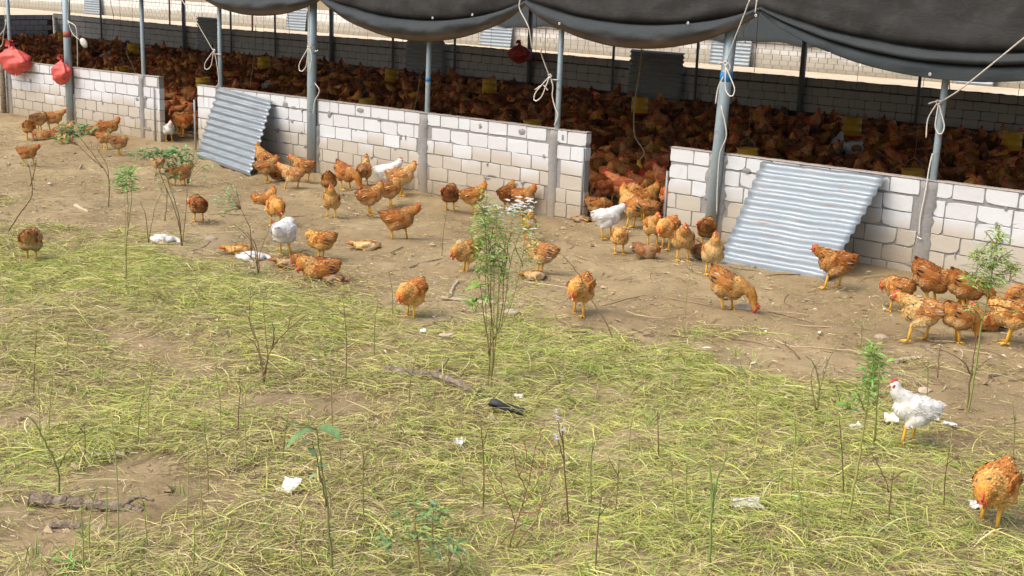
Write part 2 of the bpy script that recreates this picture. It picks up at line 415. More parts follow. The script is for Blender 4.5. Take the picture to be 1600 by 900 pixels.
# ------------------------------------------------------------------ block walls
def brick_mesh(seed, chip, often=.14):
    """One rough block, unit length and height, front face irregular and proud."""
    r = random.Random(seed); j = lambda a: r.uniform(-a, a)
    k = 3
    vs = []; front = []
    ring = []
    pts = []
    for i in range(4): pts.append((-.5 + i / 3, -.5))
    for i in range(1, 3): pts.append((.5, -.5 + i / 3))
    for i in range(3, -1, -1): pts.append((-.5 + i / 3, .5))
    for i in range(2, 0, -1): pts.append((-.5, -.5 + i / 3))
    n = len(pts)
    cc = {0: r.random() < .6, 3: r.random() < .6, 5: r.random() < .6, 8: r.random() < .6}
    for q, (x, z) in enumerate(pts):
        x2 = x + j(.008); z2 = z + j(.020)
        corner = abs(x) > .49 and abs(z) > .49
        if corner:
            cut = r.uniform(.004, .022) + (chip * r.uniform(.3, 1.2) if r.random() < often else 0)
            x2 -= math.copysign(cut * .6, x); z2 -= math.copysign(cut, z)
        ring.append((x2, z2))
    for x, z in ring: vs.append((x, .5, z))
    for x, z in ring: vs.append((x, -.44, z))
    for x, z in ring: vs.append((x * .982, -.5 + j(.02), z * .965))
    fs = []
    for L in range(2):
        for i in range(n): fs.append((L * n + i, L * n + (i + 1) % n, (L + 1) * n + (i + 1) % n, (L + 1) * n + i))
    fs.append(tuple(2 * n + i for i in range(n)))
    me = bpy.data.meshes.new("brick"); me.from_pydata(vs, [], [tuple(reversed(f)) for f in fs]); 
    bm = bmesh.new(); bm.from_mesh(me); bmesh.ops.recalc_face_normals(bm, faces=bm.faces[:]); bm.to_mesh(me); bm.free(); me.update(); return me
def brick_set(m, n=9, chip=.12):
    out = []
    for i in range(n):
        me = brick_mesh(i * 17 + 3, chip); me.materials.append(m); out.append(me)
    return out
COURSES = [(.842, .988), (.654, .814), (.480, .645), (.306, .470), (.130, .296), (-.045, .121), (-.22, -.055)]   # bottom and top of each course
def wall(name, label, x0, x1, breaks, ztop, meshes, mm, face, thick, zmin, group=None, seed=1, stuff=False, blk=.322, gap=.010, sgn=-1, wob=.0):
    """A run of wall along X with its face at Y=face; breaks are mortar columns under the posts."""
    r = random.Random(seed)
    root = empty(name, (0.5 * (x0 + x1), face - sgn * thick / 2, 0)); tag(root, label, "wall", group, "thing")
    ox, oy = root.location.x, root.location.y
    z1a, z1b = ztop
    zt = lambda x: z1a + (z1b - z1a) * (x - x0) / (x1 - x0)
    mb = MB(); n = max(2, int((x1 - x0) / .11)); prof = []
    core = face - sgn * .010; back = face - sgn * (thick - .004)
    for i in range(n + 1):
        x = x0 + .012 + (x1 - x0 - .024) * i / n; t = zt(x) + r.uniform(-.007, .007); prof.append((x - ox, t))
    vs = []; fs = []
    for x, t in prof: vs += [(x, core - oy, -.25), (x, core - oy, t - .012), (x, core - oy - .0 * sgn, t), (x, back - oy, t), (x, back - oy, -.25)]
    for i in range(n):
        a = i * 5; b = a + 5
        for k in range(4): fs.append((a + k, b + k, b + k + 1, a + k + 1))
    fs += [(0, 1, 2, 3, 4), tuple(n * 5 + k for k in (4, 3, 2, 1, 0))]
    mb.add(vs, fs); mb.build("mortar_core", mm, root)
    jb = []
    bm_all = MB()
    for ci, (a, b) in enumerate(COURSES):
        if b < zmin: continue
        x = x0 - r.uniform(0, .25) if ci % 2 else x0
        first = True
        while x < x1 - .03:
            L = blk * r.uniform(.94, 1.05)
            if r.random() < .06: L *= r.uniform(.3, .62)
            xa, xb = max(x, x0), min(x + L, x1)
            x += L + gap
            parts = [(xa, xb)]
            for br, hw in breaks:
                nxt = []
                for u, v in parts:
                    if v <= br - hw or u >= br + hw: nxt.append((u, v))
                    else:
                        if br - hw - u > .07: nxt.append((u, br - hw))
                        if v - br - hw > .07: nxt.append((br + hw, v))
                parts = nxt
            for u, v in parts:
                if v - u < .05: continue
                c = (u + v) / 2; s = zt(c) / FW_TOP; za, zb = a * s, b * s
                me = r.choice(meshes); y0 = face + r.uniform(-.0035, .0035); y1 = back + sgn * .003
                hh = (zb - za); 
                if stuff:
                    bm_all.box(u - ox, v - ox, min(y0, y1) - oy, max(y0, y1) - oy, za, zb)
                else:
                    o = bpy.data.objects.new("brick", me); COL.objects.link(o); o.parent = root
                    o.location = (c - ox, (y0 + y1) / 2 - oy, (za + zb) / 2 + r.uniform(-.004, .004))
                    fx = r.choice((1, -1))
                    o.rotation_euler = (0, r.uniform(-.008, .008), 0 if sgn < 0 else math.pi)
                    o.scale = (v - u, abs(y1 - y0), hh * fx * fx)
    if stuff:
        o = bm_all.build("bricks", meshes[0].materials[0], root); o["kind"] = "stuff"
    return root
PX = lambda px, py, Y: float(aty(px, py, Y)[0])
front = brick_set(M['block'], 12, .14)
rough = [brick_mesh(900 + i, .10, .15) for i in range(12)]
for me in rough: me.materials.append(M['block'])
POSTX = [-23.03 + i * 2.248 for i in range(10)]
POSTX[1] = PX(110, 107, 0); POSTX[0] = PX(13, 98, 0); POSTX[2] = PX(220, 117, 0); POSTX[3] = PX(340, 135, 0); POSTX[4] = PX(490, 152, 0)
POSTX[5] = PX(662, 176, 0); POSTX[6] = PX(866, 200, 0); POSTX[7] = PX(1122, 240, 0); POSTX[8] = PX(1452, 280, 0)
lw0, lw1, mw0, mw1, rw0 = -24.6, PX(248, 120, 0), PX(308, 133, 0), PX(917, 208, 0), PX(1048, 230, 0)
wl = wall("block_wall", "left stretch of whitewashed block wall under two red bags, ending at the narrow opening", lw0, lw1, [(POSTX[0], .06), (POSTX[1], .10), (POSTX[2], .06)], (.955, 1.03), front, M['mortar'], 0, .10, -.1, "front walls of the chicken pen", 5)
wm = wall("block_wall", "middle stretch of whitewashed block wall, the long one between both pen openings", mw0, mw1, [(POSTX[3], .06), (POSTX[4], .10), (POSTX[5], .075), (POSTX[6], .06)], (.985, 1.02), front, M['mortar'], 0, .10, -.2, "front walls of the chicken pen", 6)
wr = wall("block_wall", "right stretch of whitewashed block wall with the big corrugated sheet leaning against it", rw0, 1.2, [(POSTX[7], .11), (POSTX[8], .075)], (.985, 1.0), rough, M['mortar'], 0, .10, -.1, "front walls of the chicken pen", 7)
# mortar columns smeared over the wall at each post, and rough smears beside joints
def smear(root, x, half, z0, z1, seed, y=-.001, dep=.020):
    r = random.Random(seed); o = root.location; n = 14; L = []; Rr = []
    for i in range(n + 1):
        z = z0 + (z1 - z0) * i / n
        L.append((x - half * r.uniform(.75, 1.25), z)); Rr.append((x + half * r.uniform(.75, 1.25), z))
    vs = []; fs = []
    for (a, z), (b, _) in zip(L, Rr):
        c = (a + b) / 2
        for xx, yy in ((a, .012), (a + .012, -dep * .5 + r.uniform(-.004, .004)), (c, -dep + r.uniform(-.005, .005)), (b - .012, -dep * .5 + r.uniform(-.004, .004)), (b, .012)):
            vs.append((xx - o.x, y + yy - o.y, z))
    for i in range(n):
        for k in range(4): fs.append((i * 5 + k, i * 5 + k + 1, i * 5 + 6 + k, i * 5 + 5 + k))
    fs.append(tuple(n * 5 + k for k in range(5)))
    b = MB(); b.add(vs, fs); b.build("mortar_column", M['mortar'], root, True)
smear(wl, POSTX[0], .07, -.1, .96, 1); smear(wl, POSTX[1], .12, -.1, .55, 2); smear(wl, POSTX[2], .06, -.1, 1.02, 3)
smear(wm, POSTX[4], .12, -.2, .62, 4); smear(wm, POSTX[5], .085, -.2, .985, 5); smear(wm, POSTX[6], .065, -.2, 1.0, 6)
smear(wr, POSTX[7], .125, -.05, .97, 7); smear(wr, POSTX[8], .09, -.1, .975, 8)
def patch(root, x, z, w, h, seed):
    r = random.Random(seed); o = root.location; n = 9; vs = []
    for k in range(n):
        a = 2 * math.pi * k / n; q = r.uniform(.55, 1.2)
        vs.append((x + w * q * math.cos(a) - o.x, -.007 - o.y, z + h * q * math.sin(a)))
    vs.append((x - o.x, -.014 - o.y, z)); b = MB(); b.add(vs, [(k, (k + 1) % n, n) for k in range(n)]); b.build("mortar_patch", M['mortar'], root)
rp = random.Random(77)
for root, a, b, k in ((wl, lw0 + .3, lw1 - .2, 22), (wm, mw0 + .3, mw1 - .2, 46), (wr, rw0 + .25, -2.6, 30)):
    for i in range(k):
        c = rp.choice(COURSES[:5]); patch(root, rp.uniform(a, b), min(.93, c[0] + rp.choice((0, .0, .16)) + rp.uniform(-.02, .03)), rp.choice((rp.uniform(.010, .022), rp.uniform(.015, .035), rp.uniform(.03, .08))), rp.uniform(.012, .05), rp.random())
# thin red-brown crust along the wall tops
for root, a, b, zz in ((wl, lw0, lw1, (.955, 1.03)), (wm, mw0, mw1, (.985, 1.02)), (wr, rw0, 1.2, (.985, 1.0))):
    mb = MB(); n = int((b - a) / .08); r = random.Random(3); o = root.location
    pts = []
    for i in range(n + 1):
        x = a + (b - a) * i / n; z = zz[0] + (zz[1] - zz[0]) * i / n
        pts.append((x, z, r.uniform(.001, .009)))
    vs = []; fs = []
    for x, z, h in pts: vs += [(x - o.x, -.004 - o.y, z - .004), (x - o.x, .004 - o.y, z + h), (x - o.x, .094 - o.y, z + h * .8), (x - o.x, .101 - o.y, z - .004)]
    for i in range(n):
        for k in range(3): fs.append((i * 4 + k, i * 4 + 4 + k, i * 4 + 5 + k, i * 4 + 1 + k))
    fs += [(0, 1, 2, 3), tuple(n * 4 + k for k in (3, 2, 1, 0))]
    mb.add(vs, fs); mb.build("coping", simple("wall_crust", (.33, .285, .25), .95, 0, .3, 30, .6) if root is wl else bpy.data.materials["wall_crust"], root)
for root, px in ((wl, 243), (wm, 909)):       # thin conduit pipes up the wall ends
    x = PX(px, 230 if px < 300 else 300, -.02); mb = MB(); o = root.location
    mb.tube([(x - o.x, -.018 - o.y, -.15), (x - o.x, -.018 - o.y, .42), (x - o.x + .003, -.018 - o.y, .84)], .011, 8); mb.build("conduit", M['postdark'], root, True)

M['farmortar'] = make_mortar_mat('far_mortar', (.22, .21, .19), (.30, .26, .19))
backb = brick_set(M['backblock'], 8, .08)
dx = [(PX(310, 60, 11.6), PX(345, 70, 11.6)), (PX(637, 85, 11.6), PX(695, 95, 11.6)), (PX(985, 110, 11.6), PX(1068, 118, 11.6))]
segs = [(-41.44, dx[0][0] - .15), (dx[0][1] - .1, dx[1][0] + .3), (dx[1][1] - .25, dx[2][0] + .1), (dx[2][1] - .35, -1.0)]
lab = ["far left stretch of shaded grey block wall, left of the first dark sheet",
       "shaded grey block wall behind the flock between the first and second dark sheets",
       "shaded grey block wall behind the flock with a red bag hanging before it",
       "shaded grey block wall behind the flock, right of the dark sheet with two bays"]
zts = [(1.03, .98), (1.0, 1.05), (1.08, 1.03), (1.0, .97)]
lab[3] = "right stretch of shaded grey block wall behind the flock, beyond the thick blue-taped post"
backposts = [(159, 1), (288, 2), (361, 1), (430, 1), (518, 2), (614, 1), (711, 1), (827, 2), (958, 1), (1089, 1), (1255, 2), (1440, 1)]
for i, ((a, b), l, zz) in enumerate(zip(segs, lab, zts)):
    wall("shaded_block_wall", l, a, b, [], zz, backb, M['backmortar'], BACK_Y, .10, .30, "back walls of the chicken pen", 20 + i)
# end wall at the far left, running towards the yard
def end_wall():
    root = empty("shaded_block_wall", (-41.35, 6, 0)); tag(root, "shaded grey end wall of the pen meeting the back wall at the far left corner", "wall", None, "thing")
    mb = MB(); mb.box(-.05, .05, -6, 5.6, -.1, .99); mb.build("mortar_core", M['backmortar'], root)
    r = random.Random(8)
    for ci, (a, b) in enumerate(COURSES[:5]):
        y = 5.55 - (.16 if ci % 2 else 0)
        while y > -2:
            L = .32 * r.uniform(.95, 1.04)
            o = bpy.data.objects.new("brick", r.choice(backb)); COL.objects.link(o); o.parent = root
            o.location = (.03, y - L / 2, (a + b) / 2); o.rotation_euler = (0, 0, math.pi / 2); o.scale = (L, .06, b - a); y -= L + .013
end_wall()
# ------------------------------------------------------------------ the neighbouring shed beyond the sandy strip
farb = brick_set(M['farblock'], 2, .05)
wall("far_block_wall", "whitewashed block wall of the next shed, sunlit beyond the sandy strip", -75, -9, [], (1.05, 1.0), farb, M['farmortar'], 27.4, .12, -.05, None, 40, stuff=True, blk=.32, gap=.028)
def far_tarp():
    u = np.linspace(-36, -10, 130); prof = [(27.36, 2.9), (27.30, 2.2), (27.24, 1.5), (27.20, 1.05), (27.18, .90), (27.22, .86)]
    vs = []; c = []
    for x in u:
        sag = .05 * math.sin(x * 1.9) + .03 * math.sin(x * 4.3 + 1)
        for y, z in prof: vs.append((x, y + .03 * math.sin(x * 3 + z * 2), z + sag * (1 if z < 1.6 else 0))); c.append((.15 if z < 1 else 0, .7, 0))
    k = len(prof); f = [(i * k + j, i * k + j + 1, i * k + k + j + 1, i * k + k + j) for i in range(len(u) - 1) for j in range(k - 1)]
    o = link("hanging_tarp", npmesh("hanging_tarp", vs, f, c, True), M['tarp']); tag(o, "bluish grey tarpaulin hung down the front of the next shed over its wall", "tarp")
far_tarp()
def corrugated(name, TL, TR, BR, BL, waves, m, label, group=None, amp=.012, cat="metal sheet", bars=False):
    """A real corrugated sheet: ridges run across, the wave goes from top to bottom."""
    TL, TR, BR, BL = [np.asarray(q, float) for q in (TL, TR, BR, BL)]
    nrm = np.cross(TR - TL, BL - TL); nrm /= np.linalg.norm(nrm)
    o0 = (BL + BR) / 2; nu, nv = 14, waves * 8; vs = []
    r = random.Random(waves)
    bend = [r.uniform(-.006, .006) for _ in range(nu + 1)]; px_ = float(TL[0])
    for s in (1, -1):
        for j in range(nv + 1):
            for i in range(nu + 1):
                a, b = i / nu, j / nv
                P = (TL * (1 - a) + TR * a) * (1 - b) + (BL * (1 - a) + BR * a) * b
                wv = amp * math.cos(2 * math.pi * waves * b) + bend[i] + .012 * math.sin(math.pi * a) * math.sin(math.pi * b)
                vs.append(P - o0 + nrm * (wv + s * .0012 + (float(vnoise(a * 3.1 + waves, b * 2.7 + px_, 1, 61)) - .5) * .022))
    W_ = nu + 1; H_ = nv + 1; fs = []
    for j in range(nv):
        for i in range(nu):
            q = j * W_ + i; fs.append((q, q + 1, q + W_ + 1, q + W_)); q += W_ * H_; fs.append((q, q + W_, q + W_ + 1, q + 1))
    e = W_ * H_
    for i in range(nu): fs.append((i, e + i, e + i + 1, i + 1)); q = nv * W_ + i; fs.append((q, q + 1, e + q + 1, e + q))
    for j in range(nv): q = j * W_; fs.append((q, q + W_, e + q + W_, e + q)); q += nu; fs.append((q, e + q, e + q + W_, q + W_))
    me = npmesh(name, vs, fs, None, True); o = link(name, me, m); o.location = V3(o0); tag(o, label, cat, group); return o
for px0, px1, py, l in ((130, 155, 24, "small corrugated sheet on the next shed's white wall at the upper left"),
                        (446, 476, 36, "corrugated sheet against the next shed, seen under the tarp left of the thick post"),
                        (748, 797, 74, "bright corrugated sheet on the next shed's wall beside the hanging red bag"),
                        (1107, 1170, 100, "corrugated sheet on the next shed's wall seen behind the thick blue-taped post"),
                        (1492, 1552, 128, "corrugated sheet on the next shed's wall seen behind the right thin post")):
    a, b = PX(px0, py, 27.1), PX(px1, py, 27.1)
    corrugated("leaning_sheet", (a, 27.26, 1.04), (b, 27.26, 1.04), (b, 27.12, .02), (a, 27.12, .02), 8, M['zinc'], l, "corrugated sheets on the next shed", .022)
for i, (a, b) in enumerate(dx):
    l = ["small dark corrugated sheet standing in the back wall at the left, beside a rope", "dark corrugated sheet in the back wall behind the thin post with blue tape",
         "large dark corrugated sheet in the back wall, right of the middle of the picture"][i]
    corrugated("corrugated_gate", (a, 11.58, 1.30), (b, 11.58, 1.30), (b, 11.52, .05), (a, 11.52, .05), 13, M['zincdull'], l, "dark sheets in the back wall", .030, "metal sheet")

# ------------------------------------------------------------------ posts
def post(name, base, top, r, m, label, group, band=None):
    root = empty(name, base); tag(root, label, "post", group); d = np.asarray(top, float) - np.asarray(base, float)
    mb = MB(); mb.tube([(0, 0, -.25), d * .5, d], r, 16 if r > .04 else 10); mb.build("pole", m, root, True)
    if band:
        z, h, bm_ = band; k0, k1 = z / d[2], (z + h) / d[2]
        mb = MB(); mb.tube([d * k0, d * k1], r + .0025, 16); mb.build("tape_band", bm_, root, True)
    return root
POSTX[9] = -2.62; POSTX += [-.4]
PL = ["thin grey-blue post at the left edge rising behind the largest red bag",
      "thick grey-blue post with a red band beside the smaller hanging red bag",
      "thin grey-blue post rising from the wall left of the narrow pen opening",
      "thin grey-blue post rising behind the top of the smaller leaning sheet",
      "thick grey-blue post without tape, right of the smaller leaning sheet",
      "thin grey-blue post with a blue tape band, rising from the middle of the long wall",
      "thin grey-blue post with a long rope loop near the long wall's open end",
      "thick grey-blue post with a blue tape band and rope loops",
      "thin grey-blue post right of the large leaning sheet with a rope pulled to the right"]
PL += ['thin grey-blue post beyond the right edge', 'thick grey-blue post beyond the right edge']
for i, x in enumerate(POSTX[:9]):
    thick = i in (1, 4, 7)
    if thick:
        b = (x - (.015 if i == 7 else 0), -.055, float(gh(x, -.06)) - .05); t_ = (x + (.10 if i == 7 else .02), -.02, 3.0); r = .066
    else:
        b = (x, .05, .0); t_ = (x + (.05 if i in (5, 8) else .02), .05, 3.0); r = .034
    band = {1: (1.57, .1, M['redtape']), 5: (1.42, .05, M['bluetape']), 7: (1.80, .10, M['bluetape'])}.get(i)
    post("thick_post" if thick else "thin_post", b, t_, r, M['post'], PL[i], "posts along the front of the pen", band)
BL_ = ["thin dark post on the shaded back wall, left of the first front thin post", "thick grey post at the back wall left of the first dark sheet", "thin dark post right of the first dark sheet at the back wall",
       "thin dark post at the back wall left of the thick post without tape", "thick grey post at the back wall just right of the thick post without tape", "thin dark post at the back wall left of the second dark sheet",
       "thin dark post at the back wall right of the second dark sheet", "thick grey post at the back wall with a red bag hung on it", "thin dark post at the back wall left of the largest dark sheet",
       "thin dark post at the back wall right of the largest dark sheet", "thick grey post at the back wall under the right swag of the tarp", "thin dark post at the back wall just left of the right front post"]
for (px, k), l in zip(backposts, BL_):
    x = PX(px, 100 if px > 800 else 60, 11.6); r = .062 if k == 2 else .032
    post("back_post", (x, 11.60, 0), (x, 11.60, 2.9), r, M['postdark'], l, "posts along the back wall")
for px, l in ((265, "rusty thin pole beyond the back wall, left of the thick grey back post"), (394, "rusty thin pole beyond the back wall, right of the first dark sheet")):
    x = PX(px, 30, 14.0); post("rusty_pole", (x, 14.0, 0), (x + .02, 14, 2.9), .03, M['rustpost'], l, "rusty poles beyond the back wall")
x = PX(2, 130, -.1); post("wooden_stake", (x, -.08, -.1), (x + .01, -.08, 1.0), .05, M['bark'], "dark weathered wooden stake at the left edge before the white wall", None)
x = PX(1040, 330, .06); post("steel_bar", (x, .05, -.1), (x, .05, .70), .016, M['postdark'], "thin grey bar standing at the left end of the right wall", None)
x = PX(307, 190, .0); post("steel_bar", (x, -.03, -.15), (x, -.03, .75), .016, M['postdark'], "thin grey bar standing in the narrow pen opening beside the smaller sheet", None)

# ------------------------------------------------------------------ tarp: roof sheet and the rolled curtain hanging in swags
def tarp():
    root = empty("tarp", (-12, -.2, 2.6)); tag(root, "black tarpaulin roof of the pen hanging in four rolled swags along the eave", "tarp")
    ox, oy, oz = root.location
    ties = [(-19.9, 2.52), (-16.64, 2.40), (-13.77, 2.40), (-10.06, 2.47), (-6.88, 2.52), (-2.6, 2.62), (1.2, 2.6), (4.4, 2.6)]
    lows = [2.30, 2.12, 1.945, 2.055, 1.985, 2.0, 2.0]
    us = np.linspace(-19.9, 4.4, 700); prof_n = 46
    vs = []; cols = []
    for x in us:
        k = max(i for i in range(len(ties) - 1) if ties[i][0] <= x + 1e-6); (xa, za), (xb, zb) = ties[k], ties[k + 1]
        a = (x - xa) / (xb - xa); a = min(max(a, 0), 1)
        s = 4 * a * (1 - a); s2 = s ** .8
        base = za + (zb - za) * a; zb_ = base - (base - lows[k]) * (s ** .85)
        last = k == 4
        roll = .05 + .17 * s2                   # height of the bottom roll
        crease = zb_ + roll * 1.25
        depth = .03 + .13 * s2
        w = .010 * math.sin(x * 7.3 + k) + .006 * math.sin(x * 17 + k * 2)
        key = []
        top = 3.12
        yo = -.17
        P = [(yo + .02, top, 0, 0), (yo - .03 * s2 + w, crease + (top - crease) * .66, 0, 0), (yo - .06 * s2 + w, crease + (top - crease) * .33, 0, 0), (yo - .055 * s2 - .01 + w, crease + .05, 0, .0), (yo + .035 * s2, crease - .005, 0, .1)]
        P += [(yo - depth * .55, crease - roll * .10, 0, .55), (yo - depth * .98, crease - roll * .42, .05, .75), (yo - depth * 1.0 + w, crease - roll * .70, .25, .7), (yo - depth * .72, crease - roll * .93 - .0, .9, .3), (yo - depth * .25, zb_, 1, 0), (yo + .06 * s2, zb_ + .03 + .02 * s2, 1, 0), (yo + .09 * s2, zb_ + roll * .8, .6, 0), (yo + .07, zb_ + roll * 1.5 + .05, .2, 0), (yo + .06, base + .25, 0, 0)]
        if last:   # the last swag has come unrolled: a second hanging fold and an open hem
            P = P[:5] + [(yo - depth * .45, crease - roll * .10, 0, .4), (yo - depth * .85, crease - roll * .35, 0, .6), (yo - depth * .65, crease - roll * .52, 0, .5), (yo + .02, crease - roll * .56, 0, .2),
                         (yo - depth * .40, crease - roll * .64, 0, .6), (yo - depth * .62, crease - roll * .85, .05, .8), (yo - depth * .60, zb_ + .012, .1, .8), (yo - depth * .52, zb_, .2, .4), (yo - depth * .42, zb_ + .03, .2, .2), (yo, zb_ + roll * .9, .1, .1)]
            P = P[:15]
        else: P = P
        Q = spline([(p[0], p[1], 0) for p in P], 4)
        m = len(Q) - 1
        for j in range(prof_n):
            t = j / (prof_n - 1) * m; i0 = min(int(t), m - 1); fr = t - i0; q = Q[i0] * (1 - fr) + Q[i0 + 1] * fr
            tt = j / (prof_n - 1) * (len(P) - 1); p0 = min(int(tt), len(P) - 2); pf = tt - p0
            dust = P[p0][2] * (1 - pf) + P[p0 + 1][2] * pf; blue = P[p0][3] * (1 - pf) + P[p0 + 1][3] * pf
            # wrinkles that run from the tie points
            dd = min(x - xa, xb - x); wr_ = .012 * math.sin(9 * q[1] * 3 + 6 * dd + k) * math.exp(-dd * 1.1) + .007 * math.sin(14 * q[1] + 11 * dd)
            wr_ += (float(vnoise(x * 1.0, q[1] * 2.5, .28, 21)) - .5) * .045 * min(1, s2 + .25)
            vs.append((x - ox, q[0] + wr_ - oy, q[1] - oz)); cols.append((dust * .8, blue, 0))
    f = [(i * prof_n + j, i * prof_n + j + 1, (i + 1) * prof_n + j + 1, (i + 1) * prof_n + j) for i in range(len(us) - 1) for j in range(prof_n - 1)]
    curt = link("curtain", npmesh("curtain", vs, f, cols, True), M['tarp'], root)
    # roof sheet over the pen, sagging between ridge and eaves
    X = np.linspace(-43, 4.4, 60); Y = np.array([-.155, 1.5, 3.5, 5.85, 8, 10, 12.2]); Z = np.array([3.115, 3.5, 3.95, 4.5, 3.95, 3.5, 3.0])
    vs = [(x - ox, y - oy, z - oz + .04 * math.sin(x * 2.8) * (1 if 0 < j < 6 else 0)) for x in X for j, (y, z) in enumerate(zip(Y, Z))]
    f = [(i * 7 + j, i * 7 + j + 1, i * 7 + 8 + j, i * 7 + 7 + j) for i in range(59) for j in range(6)]
    link("roof_sheet", npmesh("roof_sheet", vs, f, np.zeros((len(vs), 3)), True), M['tarp'], root)
    # metal eyelets on the cloth
    for px, py, Y_ in ((1075, 36, -.29), (1181, 24, -.22), (1344, 102, -.3), (1296, 84, -.3), (874, 37, -.29), (738, 23, -.29), (1453, 116, -.29), (676, 28, -.29)):
        P = aty(px, py, Y_ - .02); mb = MB(); mb.tube([P + .011 * np.array([math.cos(a), 0, math.sin(a)]) - np.array([ox, oy, oz]) for a in np.linspace(0, 2 * math.pi, 11)], .005, 5); mb.build("eyelet", M['eyelet'], curt, True)
tarp()
#@@ CHICKENS
# ------------------------------------------------------------------ chickens
def remesh(spheres, voxel, smooth=5):
    bm = bmesh.new()
    for c, r in spheres:
        r = (r, r, r) if not hasattr(r, "__len__") else r
        bmesh.ops.create_icosphere(bm, subdivisions=2, radius=1, matrix=Matrix.Translation(V3(c)) @ Matrix.Diagonal((*r, 1)))
    me = bpy.data.meshes.new("tmp"); bm.to_mesh(me); bm.free()
    o = bpy.data.objects.new("tmp", me); COL.objects.link(o)
    a = o.modifiers.new("r", 'REMESH'); a.mode = 'VOXEL'; a.voxel_size = voxel
    s = o.modifiers.new("s", 'SMOOTH'); s.factor = .5; s.iterations = smooth
    dg = bpy.context.evaluated_depsgraph_get(); dg.update()
    m2 = bpy.data.meshes.new_from_object(o.evaluated_get(dg))
    v = np.empty(len(m2.vertices) * 3, np.float32); m2.vertices.foreach_get("co", v); v = v.reshape(-1, 3).astype(float)
    nrm = np.empty(len(m2.vertices) * 3, np.float32); m2.vertices.foreach_get("normal", nrm); nrm = nrm.reshape(-1, 3).astype(float)
    f = np.array([p.vertices[:] if len(p.vertices) == 4 else (*p.vertices, p.vertices[2]) for p in m2.polygons], np.int32)
    bpy.data.objects.remove(o); bpy.data.meshes.remove(me); bpy.data.meshes.remove(m2)
    return v, nrm, f
def roty(a): return np.array([[math.cos(a), 0, math.sin(a)], [0, 1, 0], [-math.sin(a), 0, math.cos(a)]])
def rotz(a): return np.array([[math.cos(a), -math.sin(a), 0], [math.sin(a), math.cos(a), 0], [0, 0, 1]])
#        body height, pitch(deg, + nose up), head position, head yaw, head pitch, leg x offsets, legs?
POSES = {
    'stand':  dict(z=.212, p=8,  head=(.145, .0, .365), hy=8,   hp=-4, legs=(.012, -.012)),
    'alert':  dict(z=.225, p=20, head=(.105, .0, .415), hy=-20, hp=-2, legs=(.02, -.01)),
    'walk':   dict(z=.205, p=4,  head=(.185, .01, .335), hy=0,  hp=-8, legs=(.075, -.065)),
    'rooster': dict(z=.228, p=13, head=(.150, .0, .405), hy=12, hp=-6, legs=(.07, -.03)),
    'low':    dict(z=.205, p=-8, head=(.195, .02, .205), hy=10, hp=-38, legs=(.03, -.02)),
    'peck':   dict(z=.200, p=-24, head=(.225, .02, .055), hy=5, hp=-62, legs=(.03, -.02)),
    'turn':   dict(z=.212, p=6,  head=(.110, .075, .335), hy=75, hp=-8, legs=(.03, -.02)),
    'preen':  dict(z=.205, p=4,  head=(.035, .105, .245), hy=150, hp=-35, legs=(.012, -.012)),
    'hunch':  dict(z=.205, p=-2, head=(.130, .0, .275), hy=15, hp=-18, legs=(.01, -.01)),
    'sit':    dict(z=.090, p=6,  head=(.120, .01, .225), hy=20, hp=-8, legs=None),
    'loaf':   dict(z=.085, p=0,  head=(.165, .03, .105), hy=25, hp=-22, legs=None),
    'limp':   dict(z=.205, p=0,  head=(.205, .05, .190), hy=30, hp=-25, legs=(.05, .02)),
}
PAL = dict(gold=(.60, .285, .070), red=(.45, .180, .050), buff=(.66, .42, .175), pale=(.62, .46, .26), dark=(.055, .045, .04), grey=(.30, .26, .22))
